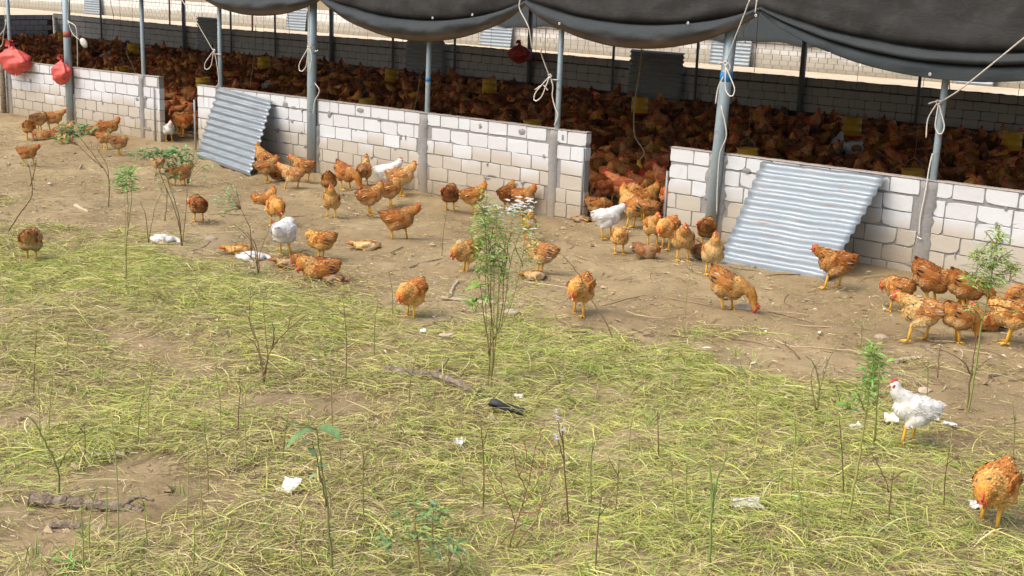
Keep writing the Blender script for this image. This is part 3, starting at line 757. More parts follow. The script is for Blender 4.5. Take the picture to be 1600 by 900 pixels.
def chicken(pose, seed, lod=0, sleek=False):
    """All meshes of one bird facing +X with its feet on z=0."""
    q = dict(POSES[pose]); r = random.Random(seed)
    if q['legs'] is not None and pose != 'limp': q['z'] += .020; g = np.random.default_rng(seed)
    Rt = roty(-rad(q['p'])); B = np.array([0, 0, q['z']]); T = lambda p: Rt @ np.asarray(p, float) + B
    H = np.array(q['head'], float); n0 = T((.085, 0, .045)); 
    hd = rotz(rad(q['hy'])) @ roty(-rad(q['hp'])) @ np.array([1., 0, 0]); hs = np.cross((0, 0, 1), hd); hs /= np.linalg.norm(hs); hu = np.cross(hd, hs)
    sp = []
    def cap(a, ra, b, rb, n, sq=1.0):
        for i in range(n):
            t = i / (n - 1); rr = ra + (rb - ra) * t; sp.append((np.asarray(a) * (1 - t) + np.asarray(b) * t, (rr, rr * sq, rr)))
    fl = .80 if q['legs'] is None else 1.0
    for c, rr in (((.066, 0, -.010), (.082, .080, .086)), ((.02, 0, -.004), (.096, .092, .098 * fl)), ((-.045, 0, .004), (.092, .090, .092 * fl)), ((-.095, 0, .020), (.070, .070, .068)), ((-.130, 0, .040), (.046, .046, .044)), ((.085, 0, .032), (.066, .060, .064)), ((-.05, 0, -.045), (.072, .076, .060 * fl))):
        sp.append((T(c), rr))
    cap(T((-.12, 0, .03)), .036, T((-.165, 0, .066)), .014, 4, .8)
    mid = (n0 + H) / 2 + np.array([.028 if pose not in ('preen', 'turn') else .045, 0, .004 if q['head'][2] > .2 else .03])
    neck = spline([n0, mid, H - hd * .004], 4)
    for i, p in enumerate(neck):
        t = i / (len(neck) - 1); rr = .060 * (1 - t) ** 1.2 + .0285 * (1 - (1 - t) ** 1.2); sp.append((p, rr))
    sp.append((H + hd * .006, (.0265,) * 3)); sp.append((H + hd * .022 - hu * .002, (.019,) * 3))
    hock = []
    if q['legs'] is not None:
        for sd, lx in zip((1, -1), q['legs']):
            k = np.array([lx - .004, sd * .046, {'limp': .085, 'rooster': .130}.get(pose, .112)]); hock.append((k, np.array([lx + .012, sd * .050, .010])))
            cap(T((-.012, sd * .048, -.046)), .062, k + np.array([-.002, 0, .012]), .0165, 5)
    v, nr, f = remesh(sp, (.0095, .0165, .024)[lod], (5, 3, 2)[lod])
    if pose in ('sit', 'loaf'): v[:, 2] = np.maximum(v[:, 2], .004)
    spine = np.array([T((-.165, 0, .066)), T((-.09, 0, .02)), T((0, 0, 0)), T((.085, 0, .035))] + [np.asarray(p) for p in neck[2::2]] + [H + hd * .03])
    sdir = np.gradient(spine, axis=0); sdir /= np.linalg.norm(sdir, axis=1)[:, None]
    iT = lambda P: (P - B) @ Rt
    ni = len(spine)
    def colour(P, g):
        n = len(P); L = iT(P); d = np.linalg.norm(P[:, None] - spine[None], axis=2) - np.where(np.arange(ni) < 4, .05, 0.0)[None]; k = d.argmin(1)
        c = np.tile(np.array(PAL['gold']), (n, 1)); neckz = k >= 4
        up = np.clip((L[:, 2] + .015) / .06, 0, 1)
        c = c * (1 - up[:, None]) + np.array(PAL['red']) * up[:, None]
        br = (L[:, 0] > .03) & ~neckz; c[br] = np.array(PAL['gold']) * .6 + np.array(PAL['buff']) * .4
        low = np.clip((-.028 - L[:, 2]) / .05, 0, 1) * (~neckz); c = c * (1 - low[:, None]) + np.array(PAL['buff']) * low[:, None]
        c[neckz] = np.array(PAL['gold']) * 1.02
        c *= g.uniform(.86, 1.14, (n, 1))
        sc = g.random(n) if not sleek else np.full(n, .5)
        spk = (sc < .045) & (((k == 4) | (k == 3)) | ((L[:, 0] < -.03) & (L[:, 2] > .0)))
        c[spk] = np.array(PAL['dark']) * g.uniform(.8, 2.2)
        pl = (sc > .95) & (L[:, 0] < .05); c[pl] = PAL['pale']
        gr = (sc > .68) & (sc < .78) & (L[:, 2] < 0) & (L[:, 0] < .02); c[gr] = PAL['grey']
        return c, k
    gs = np.random.default_rng(seed + 5)
    bc, bk = colour(v, np.random.default_rng(0)); 
    face = np.linalg.norm(v - (H + hd * .024), axis=1) < .024
    bc[face] = (.52, .13, .075)
    # feathers: small kites lying tailward over the skin
    nf = (2400, 240, 90)[lod] if not sleek else 420
    ok = np.where(~face & (v[:, 2] > .075 if q['legs'] is not None else v[:, 2] > .012))[0]
    pi = gs.choice(ok, nf); p = v[pi] + gs.normal(0, .003, (nf, 3)); n = nr[pi]
    fc, fk = colour(p, gs)
    d = -sdir[fk]; d = d + np.array([0, 0, -.25]) + gs.normal(0, .22, (nf, 3)); d -= n * (d * n).sum(1)[:, None]; d /= np.linalg.norm(d, axis=1)[:, None] + 1e-9
    s = np.cross(d, n); Lf = gs.uniform(*((.013, .030) if lod == 0 else (.02, .04)), nf) * np.where(fk >= 5, .62, 1.0) * (1, 1.3, 1.7)[lod]; wf = Lf * gs.uniform(.22, .36, nf)
    lift = gs.uniform(.001, .0045, nf) * (.35 if sleek else 1)
    A = p - d * (Lf * .25)[:, None] - n * .002
    Bq = p + d * (Lf * .3)[:, None] + s * wf[:, None] + n * .003
    Cq = p + d * (Lf * .8)[:, None] + n * lift[:, None]
    Dq = p + d * (Lf * .3)[:, None] - s * wf[:, None] + n * .003
    fv = np.stack([A, Bq, Cq, Dq], 1).reshape(-1, 3); o = len(v); ff = np.arange(nf * 4).reshape(-1, 4) + o
    fcc = np.repeat(fc, 4, 0); fcc[2::4] *= gs.uniform(.95, 1.15, (nf, 1)); fcc[0::4] *= .92
    V = np.vstack([v, fv]); Fq = np.vstack([f, ff]); Cc = np.vstack([bc, fcc])
    out = {}
    red = (.56, .075, .045)
    # comb, wattles and face skin
    cb = MB(); prof = [(-.020, .020), (-.022, .040), (-.012, .034), (-.006, .045), (.002, .036), (.009, .043), (.016, .032), (.024, .034), (.027, .018)]
    ck = r.uniform(.75, 1.15)
    pts = [H + hd * (a + .004) + hu * (.012 + (b - .012) * ck) for a, b in prof]; m = len(pts)
    cb.add([x + hs * .0042 for x in pts] + [x - hs * .0042 for x in pts], [tuple(range(m)), tuple(reversed(range(m, 2 * m)))] + [(i, i + m, (i + 1) % m + m, (i + 1) % m) for i in range(m)], red)
    wt = MB()
    for sd in (1, -1):
        wt.ell(H + hd * .030 - hu * .026 + hs * sd * .008, (.006, .004, .013 * ck), 7, 4, np.stack([hd, hs, hu], 1), red)
        wt.ell(H + hd * .020 - hu * .003 + hs * sd * .0215, (.014, .004, .012), 8, 4, np.stack([hd, hs, hu], 1), (.60, .11, .07))
    bk_ = MB(); b0 = H + hd * .036 - hu * .002; bk_.tube([b0, b0 + hd * .014 - hu * .001, b0 + hd * .026 - hu * .008], [.0095, .0065, .0012], 7, (.52, .36, .16))
    eyes = []
    for sd in (1, -1):
        e = MB(); e.ell(H + hd * .019 + hu * .006 + hs * sd * .0245, (.0042, .003, .0042), 7, 4, None, (.02, .014, .01)); eyes.append(e)
    legs = []
    for (k, a) in hock:
        m = MB(); lc = (.70, .40, .07)
        m.tube([k + np.array([0, 0, .018]), k, (k + a) / 2 + np.array([.002, 0, 0]), a], [.014, .0125, .0102, .0110], 8, lc)
        sd = 1 if a[1] > 0 else -1
        if pose == 'limp':
            for an in (-24, 0, 24):
                dv = rotz(rad(an)) @ np.array([.35, 0, -.9]); m.tube([a, a + dv * .025, a + dv * .048], [.007, .0052, .0026], 6, lc)
        else:
            for an, Lt in ((-34, .050), (0, .062), (34, .050), (180 - 20 * sd, .028)):
                dv = rotz(rad(an)) @ np.array([1., 0, 0]); t = a + dv * Lt; mid_ = a + dv * Lt * .5
                m.tube([a + np.array([0, 0, .001]), (mid_[0], mid_[1], .009), (t[0], t[1], .004)], [.0078, .0062, .003], 6, lc)
        legs.append(m)
    # wings: overlapping rows of feathers on a flat shell
    wings = []
    for sd in (1, -1):
        m = MB(); sh = MB(); gr = random.Random(seed * 3 + sd)
        c0 = T((-.022, sd * .086, .014)); rotw = Rt
        m.ell(c0, (.090, .016, .046), 12, 6, rotw, PAL['red'])
        rows = ((.045, 7, .042, 'red'), (.010, 8, .046, 'gold'), (-.030, 8, .050, 'red'), (-.062, 7, .075, 'mix'))
        if lod == 0:
            for x0, cnt, Lf_, pk in rows:
                for i in range(cnt):
                    t = i / (cnt - 1); z0 = .050 - .080 * t
                    b_ = T((x0 + .012 * gr.uniform(-1, 1) + .010 * t, sd * (.092 + .012 * (1 - abs(t * 2 - 1))), z0 * .85 + .012))
                    d_ = Rt @ np.array([-1, sd * (-.18 if pk == 'mix' else .02), -.10 - .12 * (1 - t) + .1 * gr.uniform(-1, 1)])
                    cc = {'red': PAL['red'], 'gold': PAL['gold'], 'mix': (PAL['dark'] if gr.random() < .38 else (PAL['pale'] if gr.random() < .35 else PAL['red']))}[pk]
                    u = gr.uniform(.75, 1.25); m.leaf(b_, d_, np.array([0, sd * 1.0, .1]), Lf_ * gr.uniform(.85, 1.15), .020, tuple(x * u for x in cc), .02, .1 * sd)
        wings.append(m)
    tl = MB(); gr = random.Random(seed + 99)
    for i in range(9 if lod == 0 else 4):
        a = (i / (8 if lod == 0 else 3) - .5); b_ = T((-.135, a * .036, .052))
        d_ = Rt @ np.array([-.80, a * .55, .62 + .15 * gr.uniform(-1, 1)])
        cc = PAL['dark'] if gr.random() < (.75 if seed % 3 == 0 else .25) else PAL['red']
        tl.leaf(b_, d_, np.array([.6, 0, .8]), gr.uniform(.035, .062), .024, cc, .25, .08)
    if lod == 0:
        me = npmesh("body", V, Fq, Cc, False); sm = np.zeros(len(Fq), bool); sm[:len(f)] = True; me.polygons.foreach_set("use_smooth", sm); me.materials.append(M['plume'])
        out['body'] = [me]
        for nm, bs, mt in (("comb", [cb], 'comb'), ("wattle", [wt], 'comb'), ("beak", [bk_], 'beak'), ("eye", eyes, 'eye'), ("leg", legs, 'legskin'), ("wing", wings, 'plume'), ("tail", [tl], 'plume')):
            out[nm] = []
            for b in bs:
                me = b.mesh(nm, nm != "tail" and nm != "wing"); me.materials.append(M[mt]); out[nm].append(me)
        return out
    VV = [V]; FF = [Fq]; CC = [Cc]; off = len(V); nb = len(V)
    for b in [cb, wt, bk_] + legs + ([] if lod == 2 else wings) + [tl]:
        vv = np.array(b.v); tri = []
        for fc_ in b.f:
            if len(fc_) == 4: tri.append(fc_)
            elif len(fc_) == 3: tri.append((*fc_, fc_[2]))
            else:
                for i in range(1, len(fc_) - 1): tri.append((fc_[0], fc_[i], fc_[i + 1], fc_[i + 1]))
        VV.append(vv); FF.append(np.array(tri) + off); CC.append(np.array(b.c)); off += len(vv)
    return np.vstack(VV), np.vstack(FF), np.vstack(CC), nb
def quad2tri(F):
    a = F[:, [0, 1, 2]]; b = F[:, [0, 2, 3]]; b = b[(b[:, 1] != b[:, 2])]; return np.vstack([a, b])
BIRDS = {}
for i, k in enumerate(POSES): BIRDS[k] = chicken(k, 100 + i)
for k in ('stand', 'preen', 'walk', 'rooster', 'limp'): BIRDS['white_' + k] = chicken(k, 401, 0, True)
BIRDS['stand2'] = chicken('stand', 301); BIRDS['low2'] = chicken('low', 302); BIRDS['walk2'] = chicken('walk', 303)
CAMA = math.atan2(cR[1], cR[0])
TINT = {'gold': (1.0, 1.03, 1.05, 1), 'red': (.84, .76, .72, 1), 'pale': (1.12, 1.30, 1.62, 1), 'dark': (.66, .60, .62, 1), 'white': (1, 1, 1, 0), 'grey': (.75, .85, 1.15, 1), 'bright': (1.16, 1.16, 1.02, 1)}
def bird(px, py, face, pose, tint, label, scale=1.0, cat="chicken", roll=None, group="chickens out in the yard", lift=0.0, P=None, dz=0.0):
    """face: 0 looks to the right of the picture, 90 away, 180 left, 270 to the viewer."""
    P = at(px, py) if P is None else np.asarray(P, float)
    root = empty("chicken" if roll is None else "dead_chicken", (P[0], P[1], P[2] + .004 + dz), rad(face) + CAMA); tag(root, label, cat, group)
    root.scale = (scale,) * 3
    if roll is not None:
        root.rotation_euler = (rad(roll), 0, rad(face) + CAMA); root.location.z += .045 * scale; root.scale = (scale, scale * .62, scale)
    hold = root
    r = random.Random(px * 7 + py); t = TINT[tint]; j = r.uniform(.86, 1.12)
    for nm, ms in BIRDS['white_' + pose if tint == 'white' else pose].items():
        for me in ms:
            o = bpy.data.objects.new(nm, me); COL.objects.link(o); o.parent = root
            o.color = (t[0] * j, t[1] * j * r.uniform(.96, 1.04), t[2] * j, t[3])
            if roll is not None:
                o.location = (0, 0, -.205 if False else 0)
                o.matrix_parent_inverse = Matrix.Translation((0, 0, -.2))
    return root
#@@ BIRDLIST
YARD = [
 # px, py(feet), facing, pose, tint, scale, label
 (47, 219, 100, 'low', 'gold', 1.0, "golden hen seen from behind, leftmost of the huddle by the left wall"),
 (62, 206, 60, 'preen', 'pale', 1.0, "pale gold hen bent over, behind the leftmost hen of the huddle by the left wall"),
 (84, 204, 10, 'walk', 'gold', 1.0, "golden brown hen with head raised high, tallest of the huddle by the left wall"),
 (70, 219, 200, 'loaf', 'pale', .95, "buff hen lying flat in front of the huddle by the left wall"),
 (92, 220, 340, 'loaf', 'dark', .9, "dark backed hen lying on the earth at the front right of the left huddle"),
 (101, 213, 20, 'sit', 'pale', .95, "pale hen squatting against the thick red-banded post"),
 (101, 224, 330, 'loaf', 'pale', .85, "greyish buff hen half hidden by the leaf sprig nearest the red-banded post"),
 (146, 212, 15, 'sit', 'red', 1.0, "dark red hen sitting by the left wall behind the leaf sprig"),
 (172, 219, 20, 'stand', 'red', .95, "red hen with a bright comb, behind the small chick right of the leaf sprig"),
 (163, 233, 350, 'low', 'gold', .8, "small golden chicken with red face at the foot of the left wall"),
 (186, 243, 40, 'hunch', 'pale', .9, "pale gold hen with black specks, last of the row right of the leaf sprig"),
 (44, 259, 0, 'walk', 'red', .85, "red-brown hen alone at the far left behind a bare twig, head to the right"),
 (264, 221, 300, 'stand', 'white', .9, "white hen standing in the narrow pen opening"),
 (281, 205, 310, 'hunch', 'red', 1.0, "red hen just right of the white hen in the narrow opening"),
 (296, 203, 200, 'low', 'red', 1.0, "red hen at the right side of the narrow opening behind the thin bar"),
 (285, 292, 50, 'walk', 'red', .85, "red-brown hen partly hidden by the leafy shrub before the smaller sheet"),
 (269, 290, 120, 'low', 'pale', .8, "buff hen behind the leafy shrub, left of the red-brown one"),
 (247, 272, 150, 'hunch', 'pale', .7, "small pale chicken behind the upper leaves of the leafy shrub"),
 (311, 347, 120, 'preen', 'dark', .9, "mottled brown hen bending down alone among the thin stems below the smaller sheet"),
 (50, 410, 97, 'low', 'pale', 1.0, "golden hen with a grey rump walking away on the cut grass at the far left"),
 (413, 272, 150, 'alert', 'gold', 1.0, "tall golden hen pressed against the right edge of the smaller sheet"),
 (416, 285, 10, 'stand', 'gold', .95, "golden hen with legs showing in front of the tall one by the smaller sheet"),
 (436, 281, 40, 'loaf', 'red', .9, "dark red hen lying behind the group right of the smaller sheet"),
 (457, 297, 170, 'walk', 'pale', .98, "pale gold hen stepping left with its head up, right of the smaller sheet"),
 (474, 284, 165, 'walk2', 'gold', 1.0, "golden hen by the foot of the untaped thick post, head to the left"),
 (514, 306, 95, 'peck', 'red', .95, "red-brown hen with its rump up, right of the untaped thick post"),
 (539, 297, 325, 'peck', 'red', 1.1, "dark tailed red hen stooping to the right by the long wall"),
 (569, 291, 80, 'alert', 'pale', .95, "pale gold hen standing upright with its back turned before the long wall"),
 (606, 297, 10, 'stand', 'white', 1.1, "white hen behind the big golden hen at the long wall"),
 (626, 306, 10, 'stand2', 'pale', 1.15, "big golden hen with grey neck and red head standing before the white hen"),
 (609, 324, 40, 'turn', 'gold', 1.0, "golden hen in front of the big golden hen, red head turned back"),
 (577, 336, 30, 'stand', 'gold', 1.0, "golden hen with dark wing specks left of centre in the wall group, both legs showing"),
 (518, 342, 275, 'alert', 'gold', .95, "slim golden hen facing the viewer in front of the long wall group"),
 (413, 321, 15, 'sit', 'bright', .9, "bright golden hen lying down left of the long wall group, red head to the right"),
 (431, 353, 290, 'low2', 'bright', 1.0, "bright gold hen facing the viewer with lowered red head, left of the long wall group"),
 (622, 377, 5, 'walk', 'red', 1.1, "orange-brown hen walking right with a red face, in the open between wall and cut grass"),
 (445, 400, 75, 'preen', 'white', 1.15, "white hen standing with its back turned among the dead birds"),
 (502, 408, 170, 'hunch', 'bright', .95, "golden hen with black specks and red face standing just right of the white hen's back"),
 (500, 436, 190, 'loaf', 'gold', 1.1, "golden brown hen lying flat at the lower edge of the dead birds, facing left"),
 (484, 425, 170, 'loaf', 'red', .9, "reddish hen lying behind the flat golden one, only its red head clear"),
 (703, 330, 80, 'preen', 'dark', 1.0, "mottled grey-brown hen with its back turned at the long wall, left of the flowers"),
 (738, 334, 20, 'stand', 'bright', 1.0, "orange hen with a tall red comb behind the left of the flowering weed"),
 (792, 330, 60, 'stand', 'red', 1.0, "red-brown hen at the wall behind the white flowers, left of two"),
 (817, 335, 330, 'stand2', 'red', 1.0, "dark red hen at the wall behind the white flowers, right of two"),
 (825, 376, 280, 'alert', 'bright', .8, "orange hen facing the viewer just right of the flowering weed"),
 (844, 430, 165, 'stand', 'pale', 1.0, "buff hen standing over a dead chick right of the flowering weed"),
 (729, 427, 225, 'low', 'gold', 1.0, "golden hen with lowered head left of the flowering weed"),
 (905, 492, 245, 'low2', 'bright', 1.05, "bright orange hen with lowered red face on the edge of the green patch"),
 (643, 497, 240, 'low', 'bright', 1.0, "golden hen with lowered face on the straw left of the flowering weed's foot"),
 (946, 373, 20, 'walk', 'white', 1.08, "white hen walking right in the wide pen opening"),
 (931, 345, 10, 'low', 'gold', .9, "golden hen's head and back just behind the white hen in the wide opening"),
 (967, 397, 265, 'hunch', 'gold', .85, "small golden hen facing the viewer in front of the white hen in the wide opening"),
 (987, 357, 150, 'alert', 'gold', 1.15, "tall golden hen stretching its neck behind the white hen in the wide opening"),
 (1003, 345, 20, 'stand2', 'bright', 1.2, "large golden hen with bright red comb looking right in the wide opening"),
 (1016, 352, 120, 'hunch', 'gold', .95, "golden brown hen between the red-combed hen and the right wall's end"),
 (1019, 384, 280, 'stand', 'gold', .98, "golden hen facing the viewer, standing just behind and right of the resting grey-brown hen"),
 (1007, 403, 320, 'loaf', 'grey', .85, "grey-brown hen resting on the earth in front of the wide opening"),
 (1041, 389, 235, 'low', 'bright', 1.05, "bright gold hen bent low before the end of the right wall"),
 (1066, 408, 265, 'stand2', 'gold', 1.05, "golden hen with raised head standing legs apart before the right wall"),
 (1103, 386, 70, 'preen', 'red', .95, "red hen with mottled wing at the foot of the blue-taped thick post"),
 (1134, 372, 75, 'low', 'gold', 1.0, "golden hen with dark raised tail at the left edge of the large sheet"),
 (1090, 402, 100, 'loaf', 'grey', .85, "greyish hen lying behind the upright golden pair left of the large sheet"),
 (1111, 430, 270, 'alert', 'pale', 1.0, "speckled golden hen standing upright, nearest before the left edge of the large sheet"),
 (1133, 486, 335, 'peck', 'gold', 1.12, "golden hen with a dark tail pecking below the large sheet's lower left corner"),
 (1303, 450, 180, 'walk2', 'red', 1.12, "orange-brown hen with black tail facing left at the large sheet's lower right corner"),
 (1402, 489, 115, 'low', 'gold', 1.0, "golden hen with its back turned, left of the group by the right wall"),
 (1451, 478, 340, 'peck', 'red', 1.2, "red hen with grey fluff pecking against the right wall"),
 (1436, 533, 172, 'walk', 'pale', 1.12, "light golden hen facing left, front of the group by the right wall"),
 (1505, 488, 350, 'peck', 'red', 1.1, "red-brown hen bent to the right, deep in the group by the right wall"),
 (1493, 535, 20, 'peck', 'gold', 1.0, "golden hen's raised rump just behind the light golden front hen"),
 (1538, 518, 185, 'sit', 'gold', 1.0, "golden hen sitting behind the feathery weed at the right wall"),
 (1577, 537, 160, 'hunch', 'gold', 1.15, "dark winged golden hen with a stretched yellow leg near the right edge"),
 (1598, 500, 200, 'low2', 'red', 1.0, "red hen cut by the right edge of the picture near the wall"),
 (1424, 696, 183, 'rooster', 'white', .98, "white cockerel with red comb striding left over the grass"),
 (1547, 822, 228, 'low', 'bright', 1.08, "big orange hen with lowered red face at the lower right corner of the yard"),
]
for px, py, fa, po, ti, sc, lb in YARD:
    bird(px, py, fa, po, ti, lb, sc)
DEAD = [
 (572, 390, 185, 'limp', 'pale', .85, 86, "dead buff chicken on its side with yellow legs stretched right, on bare earth"),
 (522, 440, 20, 'limp', 'grey', .6, -86, "small dead pale chick lying at the right end of the dead birds"),
 (835, 436, 200, 'limp', 'pale', .72, 86, "dead pale chick lying at the feet of the buff hen by the flowering weed"),
 (255, 380, 5, 'limp', 'white', .8, -88, "dead white chicken lying flat among thin stems at the left"),
 (372, 396, 190, 'limp', 'bright', .8, 86, "dead reddish yellow chicken lying left of the white hen"),
 (394, 408, 20, 'limp', 'white', .85, -88, "dead off-white chicken lying at the foot of the white hen"),
 (452, 418, 170, 'limp', 'grey', .85, 88, "dead grey feathered chicken lying under the white hen's tail"),
 (909, 347, 10, 'limp', 'grey', .7, -86, "dead pinkish chick lying against the end of the long wall"),
]
for px, py, fa, po, ti, sc, ro, lb in DEAD:
    bird(px, py, fa, po, ti, lb, sc, "dead chicken", ro, "dead chickens on the ground")

# ------------------------------------------------------------------ the flock inside
#@@ FLOCK
FP = ['stand', 'alert', 'walk', 'hunch', 'low', 'turn', 'sit', 'stand', 'preen', 'walk']
L1 = []; L2 = []
for i, po in enumerate(FP):
    v, f, c, nb = chicken(po, 500 + i, 1); me = npmesh("flock_chicken", v, quad2tri(f), c, True); me.materials.append(M['plume']); L1.append(me)
    v, f, c, nb = chicken(po, 500 + i, 2); L2.append((v.astype(np.float32), quad2tri(f), c.astype(np.float32)))
wmesh = []
for i, po in enumerate(('stand', 'hunch', 'alert')):
    v, f, c, nb = chicken(po, 600 + i, 1); c = c.copy(); c[:nb] = (.74, .72, .66); wmesh.append(npmesh("white_flock_chicken", v, quad2tri(f), c, True)); wmesh[-1].materials.append(M['plume'])
fr = random.Random(5); cand = []
own = [np.array([*b]) for b in [(at(p[0], p[1])[0], at(p[0], p[1])[1]) for p in YARD if at(p[0], p[1])[1] > -.6]]
WHT = [(1308, 232, .24, 60, 0, 1.1, "white chicken inside the pen, left of two behind the large sheet's upper edge"), (1334, 240, .24, 20, 1, 1.15, "white chicken inside the pen, right of two above the large sheet"),
       (418, 138, .26, 60, 1, 1.0, "white chicken in the flock above the top right of the smaller sheet"), (748, 116, .30, 60, 2, 1.15, "pale upright chicken at the back of the flock beside a yellow feeder"),
       (1082, 157, .28, 170, 1, 1.05, "white chicken at the back wall left of the blue-taped post"), (164, 90, .28, 50, 0, 1.0, "white chicken deep in the flock right of the red-banded post")]
for px, py, z, rz, k, sc, l in WHT:
    d = ray(px, py); P = cC + d * ((z - cC[2]) / d[2]); o = bpy.data.objects.new("white_chicken", wmesh[k]); COL.objects.link(o); o.location = (P[0], P[1], .02); o.rotation_euler = (0, 0, rad(rz) + CAMA); o.scale = (sc, sc, sc * 1.15)
    tag(o, l, "chicken", "white chickens in the flock"); dv = (cC - P)[:2]; dv /= np.linalg.norm(dv); own += [P[:2], P[:2] + dv * .38]
sp_ = .345; yy = .25; row = 0
while yy < BACK_Y - .35:
    xx = -41 + (sp_ / 2 if row % 2 else 0)
    while xx < 1.0:
        x = xx + fr.uniform(-.13, .13); y = yy + fr.uniform(-.13, .13); s = fr.uniform(.9, 1.2)
        xx += sp_
        if min((np.hypot(*(np.array([x, y]) - o)) for o in own), default=9) < .29 or (y < .3): continue
        top = np.array([x, y, .36 * s]); u, w_ = proj(top)
        if not (-25 < u < 1830): continue
        k = (0 - cC[1]) / (y - cC[1]); hit = cC + (top - cC) * k
        gapo = (lw1 - .05 < hit[0] < mw0 + .05) or (mw1 - .05 < hit[0] < rw0 + .05)
        if hit[2] < .97 and not gapo: continue
        cand.append((np.linalg.norm(top - cC) + (1000 if u > 1612 else 0), x, y, s))
    yy += sp_ * .92; row += 1
cand.sort()
acc_v = []; acc_f = []; acc_c = []; off = 0
for i, (d_, x, y, s) in enumerate(cand):
    rz = fr.uniform(0, 6.283); k = fr.randrange(len(FP)); j = fr.choice((.32, .5, .68, .85, 1.0, 1.2, 1.5)) * fr.uniform(.85, 1.1); tint = (j, j * fr.uniform(.68, .92), j * fr.uniform(.6, 1.0))
    if y < 2.0 and lw1 - .3 < x < rw0 + .6 and fr.random() < .6: rz = rad(-60 + fr.uniform(-70, 70))
    if i < 300:
        o = bpy.data.objects.new("flock_chicken", L1[k]); COL.objects.link(o); o.location = (x, y, .018); o.rotation_euler = (0, 0, rz); o.scale = (s, s, s * fr.uniform(.95, 1.08)); o.color = (*tint, 1)
        hx = (cC + (np.array([x, y, .36]) - cC) * ((0 - cC[1]) / (y - cC[1])))[0]
        zn = 0 if hx < lw1 else 1 if hx < mw0 else 2 if hx < mw1 else 3 if hx < rw0 else 4
        tag(o, ("red-brown chicken in the dim flock showing over the left block wall", "red-brown chicken of the dim flock seen through the narrow pen opening", "red-brown chicken in the dim flock showing over the long middle wall", "red-brown chicken of the dim flock seen through the wide pen opening", "red-brown chicken in the dim flock showing over the right wall")[zn], "chicken",
            ("flock behind the left wall", "flock in the narrow opening", "flock behind the long middle wall", "flock in the wide opening", "flock behind the right wall")[zn])
    else:
        v, f, c = L2[k]; cs, sn = math.cos(rz) * s, math.sin(rz) * s
        P = np.stack([v[:, 0] * cs - v[:, 1] * sn + x, v[:, 0] * sn + v[:, 1] * cs + y, v[:, 2] * s * fr.uniform(.95, 1.1) + .018], 1)
        acc_v.append(P); acc_f.append(f + off); acc_c.append(c * np.array(tint, np.float32)); off += len(v)
o = link("distant_flock", npmesh("distant_flock", np.vstack(acc_v), np.vstack(acc_f), np.vstack(acc_c), True), M['plume'])
tag(o, "far part of the crowded red-brown flock running back to the shaded wall", "flock", None, "stuff")
print("flock", len(cand), "tris far", sum(len(f) for f in acc_f))
#@@ FARMGEAR
# ------------------------------------------------------------------ feeders, drinker, bags, ropes
def feeder(x, y, z, label, seed, rr=.155):
    root = empty("feeder", (x, y, z)); tag(root, label, "feeder", "yellow hanging feeders")
    mb = MB(); mb.lathe([(.0, -.29), (rr * 1.0, -.29), (rr * 1.02, -.28), (rr * 1.0, -.22), (rr * 1.05, -.215), (rr * 1.05, -.20), (rr * .99, -.195), (rr * .97, -.10), (rr * 1.03, -.095), (rr * 1.03, -.08), (rr * .96, -.075), (rr * .95, -.02), (rr * 1.04, .0), (rr * .92, .004), (rr * .88, -.05), (0, -.06)], 20); mb.build("hopper", M['yellow'], root, True)
    mb = MB(); mb.lathe([(0, -.325), (rr * 1.25, -.325), (rr * 1.38, -.28), (rr * 1.34, -.275), (rr * 1.2, -.312), (0, -.312)], 20); mb.build("pan", M['redplastic'], root, True)
    mb = MB(); mb.tube([(-rr * .95, 0, -.02), (-rr * .6, 0, .10), (0, 0, .16), (rr * .6, 0, .10), (rr * .95, 0, -.02)], .004, 5); mb.build("bail", M['wire'], root, True)
    mb = MB(); mb.tube([(0, 0, .155), (0.01, .01, 1.0), (0, 0, 3.1 - z if y < 2 else 3.3 - z + .0)], .004, 5); mb.build("cord", M['twine'], root, True)
FD = [(1168, 232, .5, "yellow feeder showing its rim over the wall just right of the blue-taped post"), (832, 188, .5, "yellow feeder rim over the long wall left of the rope-looped thin post"), (573, 154, .5, "yellow feeder rim over the long wall, right of the untaped thick post"),
      (1427, 265, .5, "yellow feeder rim over the right wall beside the rightmost thin post"), (317, 121, .52, "yellow feeder above the narrow opening's right wall end"), (190, 104, .52, "yellow feeder rim over the left wall between its two posts"),
      (1000, 152, .66, "yellow feeder hanging deep in the flock above the wide opening"), (765, 124, .66, "yellow feeder in the back row under the hanging red bag"), (612, 108, .66, "yellow feeder in the back row left of the thin post with blue tape"),
      (412, 89, .66, "yellow feeder in the back row between smaller sheet and untaped thick post"), (1333, 184, .66, "yellow feeder in the back row left of the rightmost thin post"), (1583, 206, .66, "yellow feeder near the right edge in the back row"), (208, 68, .66, "yellow feeder in the back row just left of the second thin post"), (98, 50, .66, "yellow feeder in the back row left of the red-banded post")]
for i, (px, py, z, l) in enumerate(FD):
    d = ray(px, py); P = cC + d * ((z - cC[2]) / d[2]); feeder(P[0], P[1], P[2], l, i)
